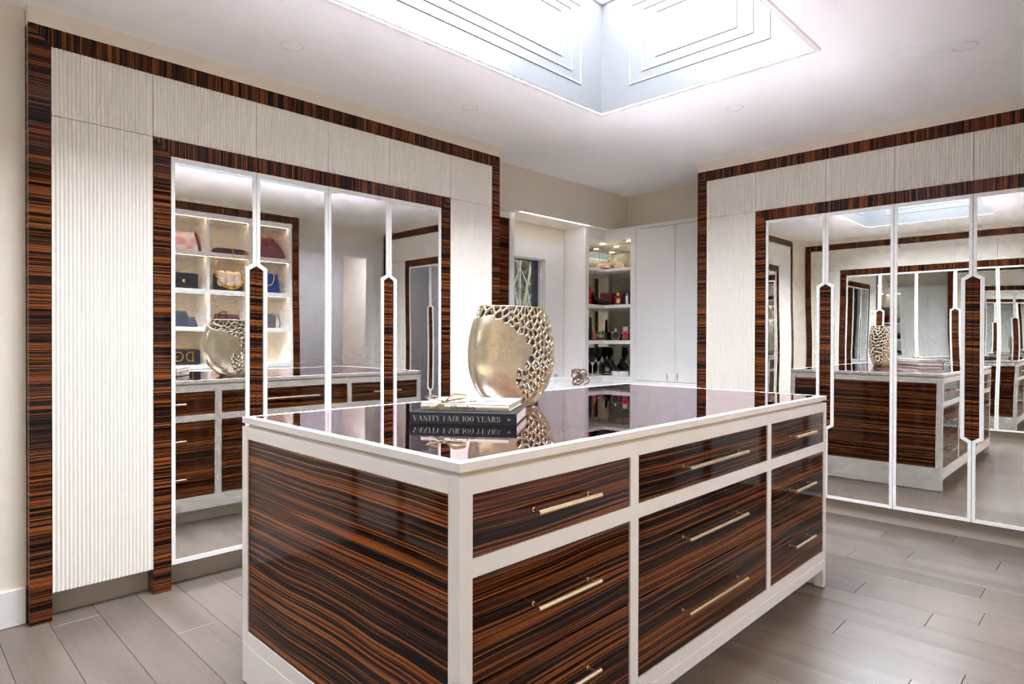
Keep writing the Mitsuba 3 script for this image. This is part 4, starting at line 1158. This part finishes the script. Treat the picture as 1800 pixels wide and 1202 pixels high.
# navy tote
k = thing('handbag', 'navy blue tote handbag with two thin handles, second shelf', 'handbag')
f = fb(mid[5] + 0.01, -0.14, R_[1])
put(k, 'body', trap(0.27, 0.235, 0.12, 0.09, 0.225), 'mat_navy_leather', f, smooth=50)
for d in (0.066, -0.066):
    put(k, 'handle', tube([(0.060 * math.cos(t), d, 0.185 - 0.105 * math.sin(t)) if d > 0 else (0.060 * math.cos(t), d, 0.2 + 0.06 * math.sin(t)) for t in np.linspace(0, math.pi, 24)], 0.0050, 8), 'mat_grey_label' if d > 0 else 'mat_navy_leather', f, smooth=True)
put(k, 'fitting', cat([rbox(sx * 0.060 - 0.010, sx * 0.060 + 0.010, 0.050, 0.072, 0.185, 0.215, 0.005, 8) for sx in (-1, 1)] + [rbox(-0.085, -0.062, 0.052, 0.060, 0.195, 0.210, 0.003, 8)]), 'mat_gold', f, smooth=True)
# grey quilted camera bag
k = thing('handbag', 'small grey quilted handbag with a strap loop on its right, third shelf', 'handbag')
f = fb(mid[5] + 0.0, -0.14, R_[2])
qb = rbox(-0.10, 0.10, -0.05, 0.05, 0, 0.165, 0.022, 14)
qb = qb.subdivide_to_size(0.008)
vv = qb.vertices.copy()
fr_ = vv[:, 1] > 0.045
vv[fr_, 1] += 0.004 * np.abs(np.sin((vv[fr_, 0] + vv[fr_, 2]) * 110) * np.sin((vv[fr_, 0] - vv[fr_, 2]) * 110))
put(k, 'body', tm(vv, qb.faces), 'mat_grey_leather', f, smooth=60)
put(k, 'strap', ribbon([(0.085, 0.02, 0.150), (0.115, 0.025, 0.155), (0.14, 0.03, 0.11), (0.155, 0.03, 0.05), (0.14, 0.03, 0.008), (0.11, 0.03, 0.004)], 0.02, (0, 1, 0)), 'mat_black_leather', f, smooth=True)
put(k, 'clasp', rbox(-0.09, -0.062, 0.046, 0.058, 0.012, 0.028, 0.004, 8), 'mat_steel', f, smooth=True)
# cream fur flap bag
k = thing('handbag', 'cream fur flap handbag with a heavy gold chain frame, second shelf', 'handbag')
f = fb(mid[4] + 0.03, -0.13, R_[1])
put(k, 'body', rbox(-0.145, 0.145, -0.055, 0.040, 0, 0.185, 0.02, 12), 'mat_black_leather', f, smooth=50)
lob = []
for i in range(3):
    x0 = -0.128 + 0.0853 * i
    lob.append(rbox(x0, x0 + 0.0855, -0.03, 0.075, 0.045 - 0.012 * (i == 1), 0.215, 0.036, 14))
put(k, 'flap', cat(lob), 'mat_fur', f, smooth=60, label='cream fur flap')
put(k, 'clasp', rbox(-0.03, 0.03, 0.062, 0.082, 0.018, 0.062, 0.006, 10), 'mat_gold', f, smooth=30)
put(k, 'chain', chain([(-0.15, 0.06, 0.17), (-0.125, 0.078, 0.11), (-0.08, 0.085, 0.05), (-0.02, 0.088, 0.022), (0.03, 0.088, 0.022), (0.09, 0.085, 0.05), (0.13, 0.078, 0.11), (0.15, 0.06, 0.17)], 0.007, 0.026), 'mat_gold', f, smooth=True)
put(k, 'chain_strap', chain([(-0.15, 0.05, 0.17), (-0.158, 0.06, 0.21), (-0.150, 0.06, 0.26), (-0.142, 0.05, 0.318)], 0.005, 0.020), 'mat_gold', f, smooth=True)
# dark baguette with hanging chain
k = thing('handbag', 'slim dark brown clutch lying flat on the shelf, gold chain hanging over the edge', 'handbag')
f = fb(mid[4] + 0.03, -0.11, R_[0])
put(k, 'body', rbox(-0.15, 0.15, -0.09, 0.055, 0, 0.060, 0.022, 12), 'mat_brown', f, smooth=50)
put(k, 'flap', rbox(-0.145, 0.145, -0.06, 0.0575, 0.030, 0.064, 0.012, 10), 'mat_black_leather', f, smooth=50)
put(k, 'chain_strap', chain([(0.145, 0.06, 0.045), (0.158, 0.118, 0.035), (0.158, 0.128, -0.05), (0.135, 0.128, -0.16), (0.09, 0.128, -0.215), (0.05, 0.128, -0.16), (0.015, 0.128, -0.06), (0.0, 0.118, 0.035), (-0.01, 0.075, 0.062)], 0.0045, 0.018), 'mat_gold', f, smooth=True)
# tweed clutch
k = thing('handbag', 'pink and white tweed clutch with a dark trimmed edge, top shelf', 'handbag')
f = fb(mid[3] + 0.022, -0.16, R_[0], 0.0)
tw_ = cbox(-0.185, 0.165, -0.022, 0.022, 0.004, 0.215, 0.010)
sh = np.eye(4); sh[0, 2] = -0.12; sh[1, 2] = -0.32
tw_.apply_transform(sh)
put(k, 'body', tw_, 'mat_tweed', f)
beads = []
for i in range(20):
    z = 0.012 + 0.0105 * i
    s_ = trimesh.creation.icosphere(1, 0.010 + 0.004 * NPR.random())
    s_.apply_translation((0.165 - 0.12 * z + 0.008 * NPR.standard_normal(), 0.0 - 0.32 * z + 0.010, z))
    beads.append(s_)
for i in range(26):
    s_ = trimesh.creation.icosphere(1, 0.008)
    s_.apply_translation((-0.18 + 0.0137 * i, 0.020, 0.009))
    beads.append(s_)
put(k, 'beaded_trim', cat(beads), 'mat_brown', f, smooth=True, stuff=True, label='dark beaded edge trim')
# black envelope clutch
k = thing('handbag', 'black envelope clutch with one gold knob, second shelf', 'handbag')
f = fb(mid[3] + 0.015, -0.14, R_[1])
put(k, 'body', rbox(-0.145, 0.145, -0.03, 0.03, 0, 0.165, 0.012, 12), 'mat_black_leather', f, smooth=50)
put(k, 'flap', plate(Polygon([(-0.142, 0.16), (0.142, 0.16), (0.142, 0.115), (0.015, 0.075), (-0.015, 0.075), (-0.142, 0.115)]), 0.030, 0.036), 'mat_black_leather', f)
put(k, 'knob', man(m3.Manifold.sphere(0.018, 20).scale((1, 0.5, 1)).translate((0, 0.040, 0.078))), 'mat_gold', f, smooth=True)
# slate soft bag
k = thing('handbag', 'slate grey boxy handbag with a side pocket, third shelf', 'handbag')
f = fb(mid[3] - 0.06, -0.14, R_[2])
put(k, 'body', trap(0.23, 0.21, 0.10, 0.08, 0.165), 'mat_slate_leather', f, smooth=50)
put(k, 'pocket', trap(0.11, 0.07, 0.08, 0.05, 0.105), 'mat_slate_leather', fb(mid[3] + 0.09, -0.13, R_[2]), smooth=50)
# dark bag behind the vase reflection
k = thing('handbag', 'dark brown handbag with a rolled handle, third shelf behind the vase reflection', 'handbag')
f = fb(mid[4] + 0.02, -0.15, R_[2])
put(k, 'body', trap(0.30, 0.24, 0.11, 0.07, 0.150), 'mat_brown', f, smooth=50)
put(k, 'handle', tube([(-0.10, 0.05, 0.13), (-0.09, 0.055, 0.16), (-0.05, 0.055, 0.175), (-0.03, 0.055, 0.17), (-0.02, 0.06, 0.12)], 0.007, 8), 'mat_black_leather', f, smooth=True)
# black box bag with gold letters
k = thing('handbag', 'black box bag with two large gold letters on its front, lowest lit shelf', 'handbag')
f = fb(mid[3] + 0.0, -0.13, R_[3])
put(k, 'body', rbox(-0.15, 0.15, -0.05, 0.05, 0, 0.165, 0.012, 12), 'mat_black_leather', f, smooth=50)
put(k, 'side_gusset', rbox(0.15, 0.163, -0.04, 0.04, 0.01, 0.145, 0.006, 8), 'mat_black_leather', f, smooth=50)
Dl = _aff.scale(Point(0, 0).buffer(1, 32), 0.050, 0.052).difference(_aff.scale(Point(0, 0).buffer(1, 32), 0.036, 0.040)).intersection(sbox(-0.012, -1, 1, 1)).union(sbox(-0.026, -0.052, -0.010, 0.052)).union(sbox(-0.034, 0.040, 0.0, 0.052)).union(sbox(-0.034, -0.052, 0.0, -0.040))
Gl = _aff.scale(Point(0, 0).buffer(1, 32), 0.050, 0.052).difference(_aff.scale(Point(0, 0).buffer(1, 32), 0.036, 0.040)).difference(sbox(0.012, -0.004, 1, 0.026)).union(sbox(0.006, -0.008, 0.046, 0.004)).union(sbox(0.034, -0.046, 0.046, 0.004))
# the shelf faces the room: seen from the front, +s is on the left, so the letters are flipped here and read right in the room
let = unary_union([_aff.scale(_aff.translate(Dl, 0, 0), -1, 1, origin=(0, 0)), ])
put(k, 'letter', plate(_aff.translate(_aff.scale(Dl, -1, 1, origin=(0, 0)), 0.062, 0.084), 0.0505, 0.057), 'mat_gold', f, label='large gold letter D')
put(k, 'letter', plate(_aff.translate(_aff.scale(Gl, -1, 1, origin=(0, 0)), -0.058, 0.084), 0.0505, 0.057), 'mat_gold', f, label='large gold letter G')
put(k, 'handle', chain([(-0.12, 0.0, 0.165), (-0.06, 0.02, 0.185), (0.0, 0.02, 0.178), (0.06, 0.02, 0.19), (0.12, 0.0, 0.165)], 0.004, 0.02), 'mat_gold', f, smooth=True)

# ------------------------------------------------------------------ garden outside the window
struct('ground', 'grass outside the window')
prin('mat_grass', lin(96, 104, 62), 0.9)
put(None, 'ground', pbox(-4, 40, 4.4, 40, -0.55, -0.45), 'mat_grass')
prin('mat_bark', lin(120, 104, 88), 0.9)
prin('mat_pale_bark', lin(228, 222, 206), 0.8)
mat('mat_leaf_a', {'type': 'principledthin', 'base_color': rgb(*lin(132, 142, 84)), 'roughness': 0.6, 'diff_trans': 0.8})
mat('mat_leaf_b', {'type': 'principledthin', 'base_color': rgb(*lin(172, 152, 108)), 'roughness': 0.6, 'diff_trans': 0.8})


def leaves(n, c, r, size, g):
    d = g.standard_normal((n, 3)); d /= np.linalg.norm(d, axis=1, keepdims=True)
    p = np.asarray(c) + d * (g.random((n, 1)) ** 0.4) * np.asarray(r)
    a = g.standard_normal((n, 3)); a /= np.linalg.norm(a, axis=1, keepdims=True)
    b = np.cross(a, g.standard_normal((n, 3))); b /= np.linalg.norm(b, axis=1, keepdims=True)
    s = size * (0.6 + 0.8 * g.random((n, 1)))
    v = np.stack([p - a * s, p - b * s * 0.45, p + a * s, p + b * s * 0.45], 1).reshape(-1, 3)
    q = np.arange(n)[:, None] * 4
    return tm(v, np.vstack([q + [0, 1, 2], q + [0, 2, 3]]))


gg = np.random.default_rng(21)
for i, (x, y, hh, rr_, lab, lm_) in enumerate(((8.3, 7.9, 3.0, 1.35, 'small olive green tree close outside the window', 'mat_leaf_a'), (12.6, 11.6, 4.2, 2.2, 'brownish autumn tree farther outside, behind the olive one', 'mat_leaf_b'))):
    k = thing('tree', lab, 'tree')
    put(k, 'trunk', tube([(x, y, -0.45), (x + 0.05, y, 0.6), (x - 0.05, y, 1.6), (x, y, hh)], [0.16, 0.13, 0.10, 0.03], 10), 'mat_bark', smooth=True)
    for j in range(9):
        a = j * 2.4
        put(k, 'branch', tube([(x, y, 0.7 + 0.22 * j), (x + 0.6 * math.cos(a), y + 0.6 * math.sin(a), 1.0 + 0.25 * j), (x + 1.2 * math.cos(a), y + 1.2 * math.sin(a), 1.25 + 0.25 * j)], [0.045, 0.03, 0.008], 6), 'mat_bark', smooth=True)
    put(k, 'foliage', cat([leaves(2600, (x, y, 0.9 + 0.55 * j), (rr_ * (1 - 0.1 * abs(j - 2)), rr_ * (1 - 0.1 * abs(j - 2)), 0.8), 0.085, gg) for j in range(6)]), lm_, stuff=True)
k = thing('shrub', 'pale bare arching shrub right outside the window', 'shrub')
for j in range(30):
    bx_, by_ = 6.1 + 0.3 * gg.standard_normal(), 5.85 + 0.3 * gg.standard_normal()
    ax_, ay_ = 1.1 * gg.standard_normal(), 1.1 * gg.standard_normal()
    hh = 3.0 + 1.3 * gg.random()
    pts = [(bx_ + ax_ * q ** 1.6, by_ + ay_ * q ** 1.6, -0.45 + hh * (1.25 * q - 0.35 * q * q) + 0.05 * math.sin(9 * q + j)) for q in np.linspace(0, 1, 9)]
    pts = [(min(x_, 7.0), max(y_, 4.9), z_) for x_, y_, z_ in pts]
    put(k, 'stem', tube(pts, np.linspace(0.016, 0.004, 9), 6), 'mat_pale_bark', smooth=True)
    if j % 2 == 0:
        q0 = np.array(pts[5])
        put(k, 'stem', tube([q0, q0 + [0.15 * gg.standard_normal(), 0.15 * gg.random(), 0.18], q0 + [0.3 * gg.standard_normal(), 0.3 * gg.random(), 0.05]], [0.006, 0.004, 0.002], 5), 'mat_pale_bark', smooth=True)
